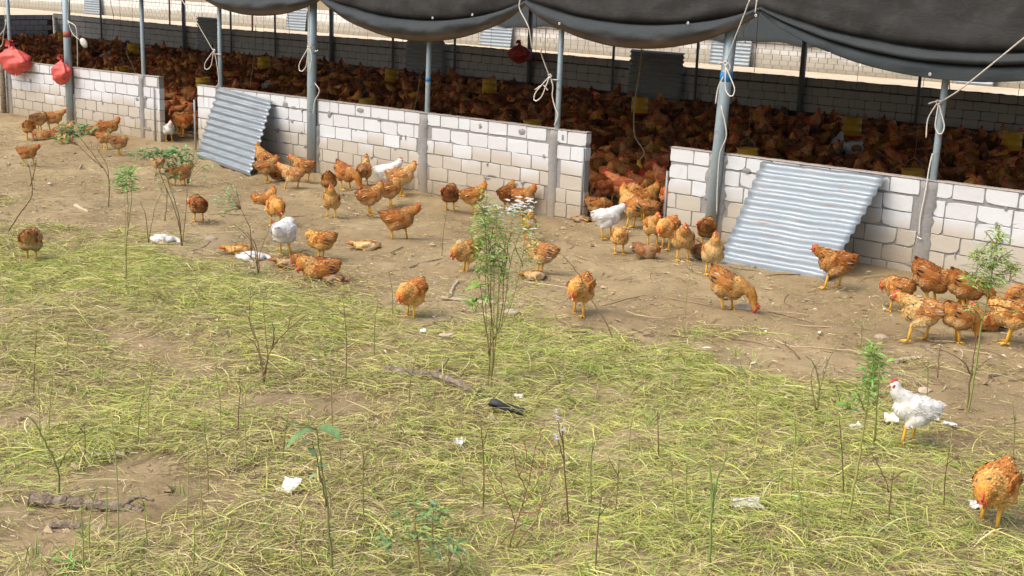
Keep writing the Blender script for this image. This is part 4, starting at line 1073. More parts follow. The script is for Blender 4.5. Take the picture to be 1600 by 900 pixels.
def drinker():
    d = ray(998, 262); P = cC + d * ((.34 - cC[2]) / d[2]); root = empty("drinker", P); tag(root, "yellow capped red bell drinker hanging by a hose in the wide opening", "drinker")
    mb = MB(); mb.lathe([(0, .10), (.025, .10), (.03, .05), (.055, .035), (.065, .0)], 14); mb.build("cap", M['yellow'], root, True)
    mb = MB(); mb.lathe([(.05, 0), (.11, -.03), (.15, -.10), (.16, -.17), (.19, -.18), (.20, -.14), (.205, -.145), (.19, -.20), (0, -.20)], 20); mb.build("bell", M['redplastic'], root, True)
    mb = MB(); pts = [(0, 0, .10), (.06, .02, .22), (-.10, 0, .45), (-.12, 0, .9), (-.06, 0, 1.5), (-.06, 0, 2.9)]; mb.tube(spline(pts, 6), .009, 6); mb.build("hose", M['twine'], root, True)
drinker()
def bag(px, py_top, py_bot, Y, w, lean, label, seed, fat=.5, flip=1):
    """A tied plastic sack: pleated neck, sagging belly, one drooping corner."""
    top = aty(px, py_top, Y); bot = aty(px, py_bot, Y); h = top[2] - bot[2]; root = empty("plastic_bag", top); tag(root, label, "bag", "red plastic bags tied to the posts")
    r = random.Random(seed); n = 28; prof = [(0, .16), (.06, .10), (.12, .14), (.25, .55), (.42, .92), (.58, 1.0), (.75, .82), (.9, .45), (1.0, .05)]
    vs = []; m = 26
    for i in range(m + 1):
        t = i / m; k = max(q for q in range(len(prof) - 1) if prof[q][0] <= t); (a, ra), (b, rb) = prof[k], prof[min(k + 1, len(prof) - 1)]; f = (t - a) / (b - a + 1e-9); rr = ra + (rb - ra) * (f * f * (3 - 2 * f))
        for j in range(n):
            an = 2 * math.pi * j / n; pl = 1 + (.30 * (1 - t)) * math.sin(an * 5 + seed + t * 2) + .16 * math.sin(an * 9 + t * 7 + seed) * (1 - t * .4) + .08 * math.sin(an * 3 + t * 17) + .10 * math.sin(an * 2 + t * 9 + seed)
            x = math.cos(an) * rr * w / 2 * pl + lean * t; y = math.sin(an) * rr * w / 2 * fat * pl
            vs.append((x, y, -h * t + .03 * w * math.sin(an * 2 + seed) * t))
    f = [(i * n + j, i * n + (j + 1) % n, (i + 1) * n + (j + 1) % n, (i + 1) * n + j) for i in range(m) for j in range(n)]
    link("sack", npmesh("sack", vs, f, None, True), M['redbag'], root)
    mb = MB()
    for a in (-.5, .1, .7): mb.leaf((0, 0, -h * .05), (a * flip, -.3, .9), (0, -1, 0), h * .2, w * .22, (1, 1, 1), .1, .2)
    mb.build("knot", M['redbag'], root, True)
bag(19, 68, 116, -.16, .95, .05, "largest red plastic bag slumped over the wall top at the left edge", 3, .35)
bag(96, 90, 133, -.18, .50, -.07, "red plastic bag hung against the left wall beside the red-banded post", 4, .45)
bag(812, 66, 99, 11.2, .62, 0, "dark red bag hanging inside the pen on a thick back post", 5, .6)
def rope(label, lines, r=.007, m='rope', name="rope", cat="rope", group="ropes hanging from the tarp"):
    """lines: polylines of picture points given at a depth Y."""
    allp = [[aty(px, py, Y) for px, py, Y in ln] for ln in lines]; o0 = allp[0][0]; root = empty(name, o0); tag(root, label, cat, group)
    for ln in allp:
        mb = MB(); mb.tube(spline([p - o0 for p in ln], 7), r, 6); mb.build("strand", M[m], root, True)
    return root
def knot(root, px, py, Y, r=.022):
    P = aty(px, py, Y) - np.array(root.location); mb = MB(); q = random.Random(px)
    for i in range(2): mb.tube([P + r * np.array([math.cos(a) * q.uniform(.7, 1), .5 * math.sin(a * 2 + i), math.sin(a) * q.uniform(.8, 1.1)]) for a in np.linspace(0, 6.4, 12)], .008, 6)
    mb.build("knot", M['rope'], root, True)
def loop(cx, cy, ex, ey, w, Y): # teardrop loop from the knot down to ex, ey
    dx_, dy_ = ex - cx, ey - cy; L = math.hypot(dx_, dy_); ux, uy = dx_ / L, dy_ / L; nx_, ny_ = -uy, ux
    return [(cx, cy, Y)] + [(cx + ux * L * t + nx_ * w * s, cy + uy * L * t + ny_ * w * s, Y - .01) for t, s in ((.35, .55), (.75, 1), (.97, .5), (1, 0), (.97, -.5), (.75, -1), (.35, -.5))] + [(cx, cy, Y)]
q = rope("pale rope loop on the left edge's thin post above the largest red bag", [[(3, 0, -.12), (7, 20, -.12), (9, 32, -.12)], [(9, 33, -.12), (7, 45, -.12), (0, 55, -.12), (-4, 62, -.12)], [(10, 35, -.12), (6, 50, -.12), (4, 68, -.12), (-2, 75, -.12)]]); knot(q, 9, 33, -.12)
q = rope("pale rope on the red-banded thick post with a small grey sack at its end", [[(107, 0, -.17), (106, 33, -.17)], [(107, 34, -.17), (117, 40, -.17), (120, 52, -.17), (121, 80, -.17), (121, 104, -.12)], [(107, 36, -.17), (113, 52, -.17), (124, 62, -.17)]]); knot(q, 107, 35, -.17)
P = aty(131, 67, -.17); mb = MB(); mb.ell((P - np.array(q.location)), (.11, .05, .065), 12, 7, roty(rad(35))); mb.build("small_sack", simple("grey_sack", (.46, .46, .40), .8, 0, .3), q, True)
q = rope("pale rope slanting down to a loop on the thin post behind the smaller sheet", [[(284, 0, -.2), (302, 26, -.18), (318, 53, -.1), (333, 79, -.02)], loop(334, 79, 322, 108, 5, -.02), [(335, 80, -.02), (338, 95, -.01), (340, 108, .0), (342, 128, 0), (338, 136, -.02)], [(334, 84, .0), (345, 85, .0)]]); knot(q, 334, 79, -.02)
q = rope("pale rope and loop on the untaped thick post of the long wall", [[(483, -2, -.2), (483, 40, -.15), (482, 74, -.14)], loop(482, 74, 470, 111, 5.5, -.14), [(484, 76, -.14), (487, 90, -.14), (484, 112, -.14)], [(492, 80, -.13), (497, 79, -.13)], [(492, 130, -.13), (499, 142, -.13), (492, 158, -.13), (489, 178, -.13)]]); knot(q, 482, 75, -.14)
q = rope("pale rope from the tarp to a long loop near the long wall's open end", [[(813, -2, -.36), (812, 14, -.36), (826, 43, -.36), (831, 75, -.30)], [(845, 76, -.2), (847, 88, -.1), (858, 118, -.02)], loop(859, 119, 836, 157, 5.5, -.02), [(860, 120, -.02), (864, 135, -.01), (863, 150, 0), (868, 170, 0), (872, 180, .0), (866, 196, -.0)], [(836, 140, -.02), (848, 133, -.02), (856, 141, -.02)], [(860, 124, .005), (872, 125, .005)]]); knot(q, 859, 119, -.02)
q = rope("pale rope tied round the blue-taped thick post, its end running down it", [[(1183, -2, -.38), (1180, 20, -.36)], [(1172, -2, -.38), (1158, 35, -.32), (1145, 68, -.22), (1136, 95, -.15)], loop(1134, 104, 1143, 150, 7, -.15), [(1121, 101, -.12), (1128, 98, -.14), (1137, 97, -.14), (1141, 106, -.14), (1134, 116, -.14)], [(1130, 120, -.14), (1122, 138, -.14), (1118, 162, -.13)], [(1127, 165, -.14), (1135, 210, -.14), (1125, 240, -.14), (1121, 290, -.13), (1120, 335, -.13)]]); knot(q, 1134, 99, -.15)
q = rope("pale rope pulled from the right edge to a loop on the rightmost thin post", [[(1604, 56, -.62), (1560, 92, -.50), (1500, 140, -.24), (1468, 160, -.05)], loop(1467, 161, 1469, 209, 7, -.03), [(1451, 162, .0), (1460, 159, -.02), (1472, 157, -.03)], [(1463, 163, -.02), (1450, 186, .01), (1447, 215, .01)], [(1457, 240, .0), (1452, 262, -.02), (1446, 300, -.04), (1438, 340, -.04), (1436, 368, -.04)], [(1433, 370, -.04), (1440, 374, -.045)]]); knot(q, 1466, 160, -.03)
rope("short pale rope end dangling from the tarp above the blue-taped post", [[(1181, 24, .25), (1163, 42, .25), (1162, 55, .25), (1165, 68, .25)]], .006)
for px, Y_, pts, l in ((0, 2, [(658, 60), (657, 110), (652, 150), (646, 175)], "thin tan twine hanging just left of the thin post with blue tape"), (0, 8, [(630, 55), (628, 80), (626, 100)], "thin twine hanging before the second dark sheet's left edge"), (0, 8, [(450, 20), (452, 60), (446, 84)], "thin twine hanging left of the untaped thick post"),
                       (0, 3, [(172, 0), (178, 30), (176, 55), (174, 64)], "thin twine hanging right of the red-banded post before the back wall"), (0, 2.5, [(199, 66), (199, 85), (206, 100), (213, 116)], "thin twine curling down left of the second thin post"), (0, 2.5, [(400, 40), (397, 90), (390, 137)], "thin twine hanging above the smaller sheet's right corner"),
                       (0, 3, [(1483, 118), (1484, 165), (1476, 178), (1468, 181)], "thin twine hanging right of the rightmost thin post"), (0, 6, [(853, 40), (852, 80), (860, 110), (852, 116)], "thin twine hanging left of the rope-looped thin post")):
    rope(l, [[(a, b, Y_) for a, b in pts]], .006, 'twine', "twine", "twine", "twine hanging inside the pen")
# leaning corrugated sheets
def lean(TLp, TRp, BRp, BLp, waves, label, zl, zr, tw):
    BL = at(*BLp); BR = at(*BRp); TL = aty(*TLp, -.05); TR = aty(*TRp, -.05)
    corrugated("corrugated_sheet", TL, TR, BR + np.array([0, 0, .01]), BL + np.array([0, 0, .01]), waves, M['zinc'], label, "corrugated sheets leaning on the front wall", .020)
lean((1192, 250), (1385, 273), (1290, 441), (1122, 409), 11, "large galvanised corrugated sheet leaning on the right wall", 1, 1, 0)
lean((341, 136), (426, 158), (391, 276), (307, 246), 11, "smaller galvanised corrugated sheet with rust streaks leaning on the long wall's left end", 1, 1, 0)
#@@ GRASS
# ------------------------------------------------------------------ mat of cut grass and straw
def strawmat():
    g = np.random.default_rng(4)
    bx = np.array([-20, -13.25, -11.77, -11.08, -8.97, -7.87, -6.97, -6.6, -5.95, -5.17, -4.27, -3.49, -2.73, 1, 3]); by = np.array([-5.6, -5.15, -4.6, -4.2, -4.65, -4.5, -4.15, -3.75, -3.35, -3.5, -3.85, -3.9, -3.5, -3.2, -3.0])
    bare = [(570, 550, .42, .30), (40, 660, .4, .3), (60, 840, .3, .25), (1150, 705, .40, .22), (1130, 880, .45, .22), (1480, 690, .55, .3), (660, 500, .5, .25), (730, 470, .7, .22), (1500, 640, .8, .3), (740, 590, .3, .2), (1260, 570, .5, .2), (350, 640, .35, .2), (870, 660, .25, .12), (430, 620, .3, .15), (200, 800, .5, .2), (1180, 560, .4, .2)]
    lush = [(920, 540, 1.5, .9), (250, 430, 1.6, .7), (450, 500, .9, .5), (60, 430, 1.0, .5), (1000, 600, 1.2, .7), (1150, 800, 1.2, .6), (1000, 720, 1., .5), (1250, 640, .9, .5), (250, 650, .7, .4), (1400, 780, .8, .6), (850, 880, 1.4, .4), (60, 720, .5, .4)]
    B_ = [(at(a, b), w, d) for a, b, w, d in bare]; Lz = [(at(a, b), w, d) for a, b, w, d in lush]
    def fields(x, y):
        edge = np.interp(x, bx, by) + (vnoise(x, y, .9, 31) - .5) * 1.7 + (vnoise(x, y, .3, 32) - .5) * 1.0
        den = .22 * sstep(1.3, .2, y - edge) + .78 * sstep(.5, -1.0, y - edge)
        den = den * np.clip(-.05 + 1.22 * vnoise(x, y, .75, 33) * (.55 + .9 * vnoise(x, y, .25, 34)), 0, 1.2) 
        for P, w, d in B_: den = den * (1 - .95 * np.exp(-(((x - P[0]) / w) ** 2 + ((y - P[1]) / w) ** 2) * 1.6))
        gr = .12 + .55 * vnoise(x, y, 1.1, 35)
        for P, w, d in Lz:
            e = np.exp(-(((x - P[0]) / w) ** 2 + ((y - P[1]) / w) ** 2) * 1.4); gr = gr + .55 * e; den = den + .35 * e * sstep(.5, -.3, y - edge)
        return np.clip(den, 0, 1.3), np.clip(gr, 0, 1)
    def blades(n0, len0, len1, wid, zmax, thin_bare, seed):
        g = np.random.default_rng(seed)
        x = g.uniform(-21, 2.6, n0); y = g.uniform(-11.0, -1.0, n0)
        v = np.stack([x, y, np.zeros(n0)], 1) - cC; zc = v @ cF; u = 800 + FPX * (v @ cR) / zc; w = 450 - FPX * (v @ cU) / zc
        k = (u > -330) & (u < 1930) & (w < 1130) & (zc > 1); x, y = x[k], y[k]
        den, gr = fields(x, y); k = g.random(len(x)) < np.maximum(den, thin_bare); x, y, den, gr = x[k], y[k], den[k], gr[k]; n = len(x)
        L = g.uniform(len0, len1, n) * np.where(den < .15, .55, 1); fa = (vnoise(x, y, .75, 41) * 2 + vnoise(x, y, .3, 44)) * 2 * math.pi + g.normal(0, 1.1, n); cu = g.normal(0, .55, n) 
        z0 = gh(x, y) + g.uniform(.002, zmax * 1.1, n) * (.25 + .75 * np.clip(den, 0, 1)); tilt = np.abs(g.normal(0, .24, n)) * np.where(den < .15, .2, 1); S_ = 6
        P = np.zeros((n, S_, 3)); cx, cy2, cz = x.copy(), y.copy(), z0.copy(); wd = np.zeros((n, S_, 3))
        for s in range(S_):
            P[:, s] = np.stack([cx, cy2, cz], 1); a = fa + cu * (s / (S_ - 1) - .5)
            roll = g.normal(0, .5, n) if s == 0 else roll
            wd[:, s] = np.stack([-np.sin(a) * np.cos(roll), np.cos(a) * np.cos(roll), np.sin(roll)], 1)
            st = L / (S_ - 1); cx = cx + np.cos(a) * st; cy2 = cy2 + np.sin(a) * st; cz = cz + tilt * st * (1 - 2.2 * (s + .5) / (S_ - 1))
        floor = gh(P[:, :, 0], P[:, :, 1]) + .006; P[:, :, 2] = np.maximum(P[:, :, 2], floor + .004 * g.random((n, 1)))
        ww = g.uniform(wid * .6, wid * 1.35, n); tap = np.array([.7, 1, 1, .95, .8, .35])
        A = P + wd * (ww[:, None] * tap)[:, :, None] * .5; Bq = P - wd * (ww[:, None] * tap)[:, :, None] * .5
        vs = np.stack([A, Bq], 2).reshape(n, S_ * 2, 3)
        loc = np.array([[2 * s, 2 * s + 1, 2 * s + 3, 2 * s + 2] for s in range(S_ - 1)])
        fs = (np.arange(n)[:, None, None] * (S_ * 2) + loc[None]).reshape(-1, 4)
        pal = np.array([(.60, .59, .17), (.62, .55, .25), (.32, .43, .085), (.50, .40, .20), (.18, .125, .07), (.74, .68, .39), (.46, .56, .12)])
        pr_d = np.array([.12, .22, .02, .26, .31, .07, .0]); pr_g = np.array([.30, .12, .19, .08, .12, .05, .14])
        pr = pr_d[None] * (1 - gr[:, None]) + pr_g[None] * gr[:, None]; br_ = sstep(.30, .08, den)[:, None]; pr = pr * (1 - br_) + np.array([.04, .14, 0, .22, .50, .10, 0])[None] * br_; cs = np.cumsum(pr, 1); cs /= cs[:, -1:]
        ci = (g.random(n)[:, None] > cs).sum(1); c = pal[np.clip(ci, 0, 6)] * g.uniform(.64, 1.20, (n, 1))
        return vs.reshape(-1, 3), fs, np.repeat(c, S_ * 2, 0)
    out = [blades(900000, .05, .21, .0033, .050, .05, 51), blades(18000, .25, .5, .0046, .07, .02, 52), blades(250000, .015, .08, .0042, .02, .22, 53)]
    off = 0; VV = []; FF = []; CC = []
    for v, f, c in out: VV.append(v); FF.append(f + off); CC.append(c); off += len(v)
    V = np.vstack(VV); Fm = np.vstack(FF); print("straw tris", len(Fm) * 2)
    o = link("cut_grass", npmesh("cut_grass", V, Fm, np.vstack(CC)), M['straw']); tag(o, "flattened mat of yellow-green cut grass and straw over the yard", "grass", None, "stuff")
    # crumbs of earth and straw on the bare ground
    g = np.random.default_rng(9); n = 9000; x = g.uniform(-23, 0, n); y = g.uniform(-9.5, -.05, n); v = np.stack([x, y, 0 * x], 1) - cC; zc = v @ cF; u = 800 + FPX * (v @ cR) / zc; w = 450 - FPX * (v @ cU) / zc
    k = (u > -40) & (u < 1640) & (w < 940); x, y = x[k], y[k]; n = len(x); r = np.exp(g.normal(math.log(.009), .5, n)); z = gh(x, y)
    oc = np.array([(1, 0, 0), (-1, 0, 0), (0, 1, 0), (0, -1, 0), (0, 0, .7), (0, 0, -.5)]); of = np.array([(0, 2, 4), (2, 1, 4), (1, 3, 4), (3, 0, 4), (2, 0, 5), (1, 2, 5), (3, 1, 5), (0, 3, 5)])
    vv = oc[None] * (r[:, None, None] * g.uniform(.6, 1.5, (n, 6, 1))) + np.stack([x, y, z + r * .2], 1)[:, None]; c = np.array([(.42, .32, .2), (.30, .21, .13), (.55, .46, .32), (.22, .15, .09)])[g.choice(4, n, p=[.4, .3, .15, .15])]
    o = link("earth_crumbs", npmesh("earth_crumbs", vv.reshape(-1, 3), (np.arange(n)[:, None, None] * 6 + of[None]).reshape(-1, 3), np.repeat(c, 6, 0)), M['stem']); tag(o, "crumbs of dry earth scattered over the bare ground", "earth", None, "stuff")
strawmat()
def tufts():
    r = random.Random(44); mb = MB()
    for i in range(150):
        px, py = r.uniform(-60, 1660), r.uniform(400, 930); P = at(px, py)
        if py < 400 + max(0, px - 500) * .22: continue
        for k in range(r.randrange(4, 11)):
            b = P + np.array([r.gauss(0, .03), r.gauss(0, .03), 0]); h = r.uniform(.05, .16); d = np.array([r.gauss(0, .5), r.gauss(0, .5), 1.0]); d /= np.linalg.norm(d)
            mb.tube([b, b + d * h * .6, b + d * h + np.array([d[0], d[1], -.2]) * h * .3], [.0032, .0026, .0008], 3, r.choice([(.26, .40, .09), (.34, .46, .12), (.42, .48, .15), (.22, .34, .08)]), False)
    tag(mb.build("grass_tufts", M['straw']), "small green tufts of living grass sprouting through the cut mat", "grass", None, "stuff")
tufts()
def twiglitter():
    r = random.Random(12); mb = MB()
    for i in range(620):
        px, py = r.uniform(-20, 1620), r.uniform(200, 620); P = at(px, py)
        if P[1] > -.4 or (px < 700 and py > 470): continue
        if px < 900 and r.random() < .25: continue
        L = r.choice((.06, .1, .15, .25, .45)) * r.uniform(.7, 1.3); a = r.uniform(0, 6.28); k = r.gauss(0, .5); pts = []
        x, y = P[0], P[1]; rr = r.uniform(.0025, .006)
        for q in range(4): pts.append((x, y, float(gh(x, y)) + rr + .012 + r.uniform(0, .012))); a += k * .4; x += math.cos(a) * L / 3; y += math.sin(a) * L / 3
        mb.tube(pts, [rr, rr, rr * .9, rr * .5], 4, r.choice([(.20, .13, .07), (.30, .21, .12), (.44, .34, .20), (.50, .42, .27), (.14, .09, .05)]))
    for i in range(260):
        P = at(r.uniform(-20, 1620), r.uniform(205, 600))
        if P[1] > -.35: continue
        mb.leaf(P + np.array([0, 0, .018]), (r.gauss(0, 1), r.gauss(0, 1), .1), np.array([r.gauss(0, .3), r.gauss(0, .3), 1.]), r.uniform(.03, .09), r.uniform(.012, .035), r.choice([(.50, .40, .25), (.58, .50, .34), (.30, .20, .11), (.66, .62, .54)]), .1)
    tag(mb.build("twig_litter", M['stem']), "broken twigs, husks and dry leaf bits strewn over the bare earth", "litter", None, "stuff")
twiglitter()
#@@ PLANTS
# ------------------------------------------------------------------ weeds and twigs
GREEN = [(.13, .26, .05), (.19, .34, .07), (.10, .20, .045), (.24, .38, .10)]; PALEG = [(.25, .40, .17), (.31, .45, .22), (.19, .33, .13)]
DRY = [(.20, .13, .07), (.27, .19, .10), (.16, .10, .06)]; STK = [(.26, .30, .08), (.34, .33, .11), (.22, .22, .07)]; REDS = [(.26, .10, .07), (.31, .15, .09), (.22, .11, .07)]
def weed(name, label, cat, stems, leaves=(), flowers=(), stemcol=STK, leafcol=GREEN, r0=.007, seed=0, group=None, broad=()):
    """stems: picture polylines from the ground up; leaves: (px, py, rx, ry, count, length, width); broad: single large leaves."""
    rr = random.Random(seed); b0 = at(*stems[0][0]); root = empty(name, b0); tag(root, label, cat, group)
    mb = MB(); br = []
    for i, ln in enumerate(stems):
        bb = b0 if i == 0 or abs(ln[0][1] - stems[0][0][1]) < 3 and False else None
        dep = rr.uniform(-.10, .10) if i else 0
        pts = []
        for k, (px, py) in enumerate(ln):
            p = beside(b0, px, py) + _hF * dep * (k / max(1, len(ln) - 1)); pts.append(p - b0)
        if i == 0 or ln[0][1] > stems[0][0][1] - 40: pts[0] = pts[0] - np.array([0, 0, .05])
        sp = spline(pts, 5); sp = [p + np.array([rr.gauss(0, .0022), rr.gauss(0, .0022), 0]) for p in sp]; n = len(sp)
        th = r0 if i == 0 else r0 * rr.uniform(.6, .9)
        mb.tube(sp, [th * (1 - .62 * k / n) for k in range(n)], 5, rr.choice(stemcol)); br.append(sp)
    mb.build("stem", M['stem'], root, True)
    if leaves:
        mb = MB()
        for px, py, rx, ry, cnt, L, w in leaves:
            for i in range(int(cnt * (1.15 if name == 'flowering_weed' else .85))):
                a = rr.uniform(0, 6.283); q = math.sqrt(rr.random()); c = beside(b0, px + rx * q * math.cos(a), py + ry * q * math.sin(a)) - b0 + _hF * rr.gauss(0, .05)
                if c[2] < .02: c[2] = .02
                d = np.array([math.cos(a := rr.uniform(0, 6.283)), math.sin(a), rr.uniform(-.3, .75)])
                mb.leaf(c, d, np.array([rr.gauss(0, .3), rr.gauss(0, .3), 1.]), L * rr.uniform(.6, 1.3), w * rr.uniform(.7, 1.25), tuple(x * rr.uniform(.8, 1.25) for x in rr.choice(leafcol)), rr.uniform(.05, .4))
                if rr.random() < .35:   # a stalk that ties the leaf to the nearest stem
                    s = min((p for sp in br for p in sp), key=lambda p: np.linalg.norm(p - c)); mb.tube([s, (s + c) / 2 + np.array([0, 0, .01]), c], .0016, 3, stemcol[0])
        o = mb.build("foliage", M['leaf'], root); o["kind"] = "stuff"
    for px, py, ang, L, w in broad:
        c = beside(b0, px, py) - b0; a = rad(ang); d = cR * math.cos(a) + cU * math.sin(a) - _hF * .35; m2 = MB()
        m2.leaf((0, 0, 0), d, np.array([0, 0, 1.]), L, w, rr.choice(leafcol), .25, .10); m2.build("leaf", M['leaf'], root, True, V3(c))
        s = min((p for sp in br for p in sp), key=lambda p: np.linalg.norm(p - c))
        if np.linalg.norm(s - c) > .01: m2 = MB(); m2.tube([s, c], .0022, 4, stemcol[0]); m2.build("leaf_stalk", M['stem'], root)
    if flowers:
        mb = MB()
        for px, py, rx, ry, cnt, sz, fc in flowers:
            for i in range(cnt):
                a = rr.uniform(0, 6.283); q = math.sqrt(rr.random()); c = beside(b0, px + rx * q * math.cos(a), py + ry * q * math.sin(a)) - b0 + _hF * rr.gauss(0, .05)
                for k in range(5):
                    d = np.array([math.cos(k * 1.257 + a), math.sin(k * 1.257 + a), rr.uniform(.1, .7)]); mb.leaf(c, d, np.array([0, 0, 1.]), sz, sz * .6, fc, .1)
        o = mb.build("flowers", M['leaf'], root); o["kind"] = "stuff"
    return root
st = [[(768, 605), (770, 520), (762, 430), (758, 335)]]
for i in range(9):
    tx = 738 + i * 11.5 + random.uniform(-4, 4); q_ = (770 + (tx - 770) * random.uniform(.5, .8), random.uniform(400, 440)); st.append([(766 + random.uniform(-6, 6), 602 - random.uniform(0, 90)), (770 + (tx - 770) * random.uniform(.25, .5), 500), q_, (tx + random.uniform(-8, 8), random.uniform(318, 372))]); st.append([q_, (q_[0] + random.uniform(-14, 14), q_[1] - 30), (q_[0] + random.uniform(-28, 28), q_[1] - random.uniform(45, 80))])
weed("flowering_weed", "tall many-stemmed weed with bright leaves and white flowers in the middle of the yard", "weed", st,
     [(762, 380, 26, 48, 230, .075, .016), (800, 385, 40, 55, 130, .065, .013), (770, 445, 30, 38, 60, .075, .020), (757, 325, 18, 26, 90, .05, .011), (832, 375, 14, 40, 50, .055, .011), (742, 462, 18, 16, 10, .11, .05), (800, 345, 38, 28, 60, .045, .011)],
     [(812, 322, 24, 16, 40, .026, (.82, .82, .80)), (772, 332, 24, 16, 26, .022, (.80, .80, .76)), (822, 362, 14, 20, 22, .024, (.80, .80, .78)), (750, 352, 16, 26, 40, .014, (.66, .66, .28)), (790, 350, 40, 30, 40, .012, (.64, .66, .30))], STK + [(.22, .15, .07)], [(.36, .50, .12), (.30, .45, .10), (.42, .54, .16), (.30, .44, .18)], .0056, 3)
weed("leafy_sapling", "slim sapling with one tuft of green leaves at its top, at the left", "weed", [[(196, 440), (198, 380), (200, 320), (196, 270)], [(196, 400), (194, 350), (191, 290)], [(198, 370), (206, 320), (208, 288)]],
     [(196, 280, 20, 20, 70, .085, .030), (180, 290, 8, 8, 10, .07, .026), (207, 270, 8, 8, 10, .07, .026), (190, 268, 8, 8, 12, .05, .014)], [(194, 266, 4, 5, 5, .012, (.75, .74, .72))], STK, [(.26, .42, .12), (.32, .48, .14), (.20, .34, .10)], .006, 4)
weed("leafy_shrub", "loose shrub of thin dark stems with a flat spray of leaves before the smaller sheet", "weed", [[(284, 386), (280, 340), (268, 300), (258, 270)], [(232, 375), (228, 335), (222, 318)], [(258, 345), (262, 300), (250, 258)], [(284, 380), (292, 330), (296, 285)], [(232, 372), (240, 330), (252, 300)], [(284, 370), (275, 330), (240, 240)]],
     [(240, 241, 34, 9, 110, .085, .036), (285, 244, 25, 12, 90, .08, .034), (262, 268, 22, 15, 60, .07, .028), (310, 262, 24, 18, 40, .06, .022), (258, 295, 16, 12, 24, .05, .02)], (), DRY, PALEG, .008, 5)
weed("leafy_branch", "leaning twig with pale leaf sprays in front of the huddle by the left wall", "weed", [[(169, 322), (170, 280), (152, 250), (125, 215)], [(170, 290), (168, 262), (150, 230)], [(160, 262), (140, 245), (122, 228)]],
     [(125, 203, 20, 10, 90, .085, .034), (98, 212, 13, 14, 60, .08, .032), (178, 205, 16, 8, 18, .04, .014), (104, 196, 10, 8, 16, .05, .018), (160, 246, 14, 10, 8, .04, .014)], (), DRY, PALEG, .008, 6)
weed("bare_twig", "bent bare twig with a few leaves at its top, at the far left", "twig", [[(8, 362), (30, 335), (50, 305), (46, 262)], [(48, 290), (52, 270), (55, 250)]], [(42, 252, 10, 14, 22, .05, .016)], (), DRY, [(.22, .30, .08), (.28, .32, .10)], .009, 7)
weed("sparse_shrub", "sparse shrub of dark twigs and pale leaves beside the dead birds", "weed", [[(404, 432), (402, 410), (400, 385), (385, 362)], [(404, 425), (406, 395), (420, 360), (430, 340)], [(397, 400), (380, 392), (352, 395)], [(404, 420), (396, 380), (372, 350)], [(392, 395), (392, 360), (378, 326)]],
     [(350, 325, 22, 16, 50, .06, .022), (362, 300, 16, 12, 36, .06, .02), (366, 380, 12, 8, 14, .04, .016), (395, 440, 22, 16, 46, .055, .016), (376, 355, 16, 8, 14, .04, .014), (420, 340, 14, 10, 12, .03, .012)], (), DRY, PALEG, .008, 8)
weed("dry_shrub", "leafless dry shrub of forked brown twigs in the left middle of the yard", "twig", [[(412, 598), (408, 560), (398, 520), (385, 490)], [(410, 580), (425, 545), (450, 515), (480, 490)], [(408, 560), (395, 535), (350, 512)], [(412, 590), (418, 560), (415, 520), (412, 480)], [(400, 530), (390, 510), (388, 470)], [(425, 545), (430, 520), (428, 500)], [(450, 515), (452, 500), (462, 480)]],
     [(400, 480, 40, 30, 40, .03, .009), (430, 520, 30, 20, 18, .03, .009)], (), DRY, PALEG, .007, 9)
weed("feathery_weed", "feathery light green weed standing before the right wall", "weed", [[(1513, 642), (1525, 570), (1535, 500), (1548, 440), (1562, 352)], [(1545, 450), (1525, 435), (1512, 430)], [(1546, 440), (1570, 420), (1592, 415)], [(1550, 420), (1535, 402), (1520, 398)], [(1552, 410), (1570, 398), (1582, 390)], [(1535, 500), (1520, 490), (1508, 482)], [(1556, 385), (1550, 372), (1545, 365)]],
     [(1562, 368, 10, 18, 90, .07, .012), (1548, 405, 26, 20, 220, .075, .013), (1540, 438, 34, 16, 180, .075, .013), (1580, 420, 14, 12, 70, .07, .013), (1520, 482, 16, 8, 26, .04, .012), (1588, 478, 14, 16, 30, .04, .012)], (), DRY + STK, [(.36, .50, .14), (.28, .42, .10), (.42, .54, .2)], .0085, 10)
weed("tall_weed", "tall thin weed with a dense leafy green tip beside the white cockerel's head", "weed", [[(1324, 815), (1336, 750), (1348, 680), (1360, 600), (1366, 545)], [(1366, 690), (1366, 640), (1366, 560)], [(1350, 640), (1340, 620), (1330, 600)]],
     [(1364, 566, 17, 24, 150, .06, .013), (1356, 603, 13, 18, 90, .055, .012), (1346, 625, 20, 14, 36, .05, .012), (1366, 545, 8, 8, 24, .045, .010)], (), STK, [(.24, .44, .09), (.30, .50, .12), (.18, .34, .07)], .008, 11, None, [(1330, 638, 150, .10, .075), (1318, 640, 10, .09, .06)])
weed("broad_leaf_plant", "single stem with two broad pale green leaves at its top, lower left of centre", "weed", [[(520, 897), (514, 820), (504, 740), (494, 672)], [(510, 790), (500, 740), (487, 690)]], [(468, 660, 8, 5, 6, .04, .02)], (), [(.20, .22, .08), (.17, .14, .07)], PALEG, .0075, 12, None,
     [(492, 668, 200, .17, .07), (494, 668, -8, .14, .10), (480, 700, -30, .06, .05), (494, 728, 10, .06, .05), (497, 742, 190, .05, .04), (488, 690, 170, .06, .04)])
weed("whorled_weed", "weed with three whorls of blue-green leaves at the bottom of the picture", "weed", [[(655, 905), (654, 860), (650, 830), (645, 795)], [(676, 850), (675, 820), (676, 795)], [(700, 900), (702, 870), (703, 850)]],
     [(648, 800, 22, 15, 36, .07, .02), (680, 802, 20, 14, 24, .07, .02), (612, 845, 20, 10, 24, .06, .02), (648, 838, 12, 8, 16, .06, .022), (705, 850, 26, 13, 40, .06, .022), (672, 862, 12, 8, 12, .05, .018)], (), [(.30, .19, .09), (.34, .24, .11)], [(.21, .33, .15), (.26, .38, .16), (.17, .28, .13), (.30, .40, .14)], .0065, 13)
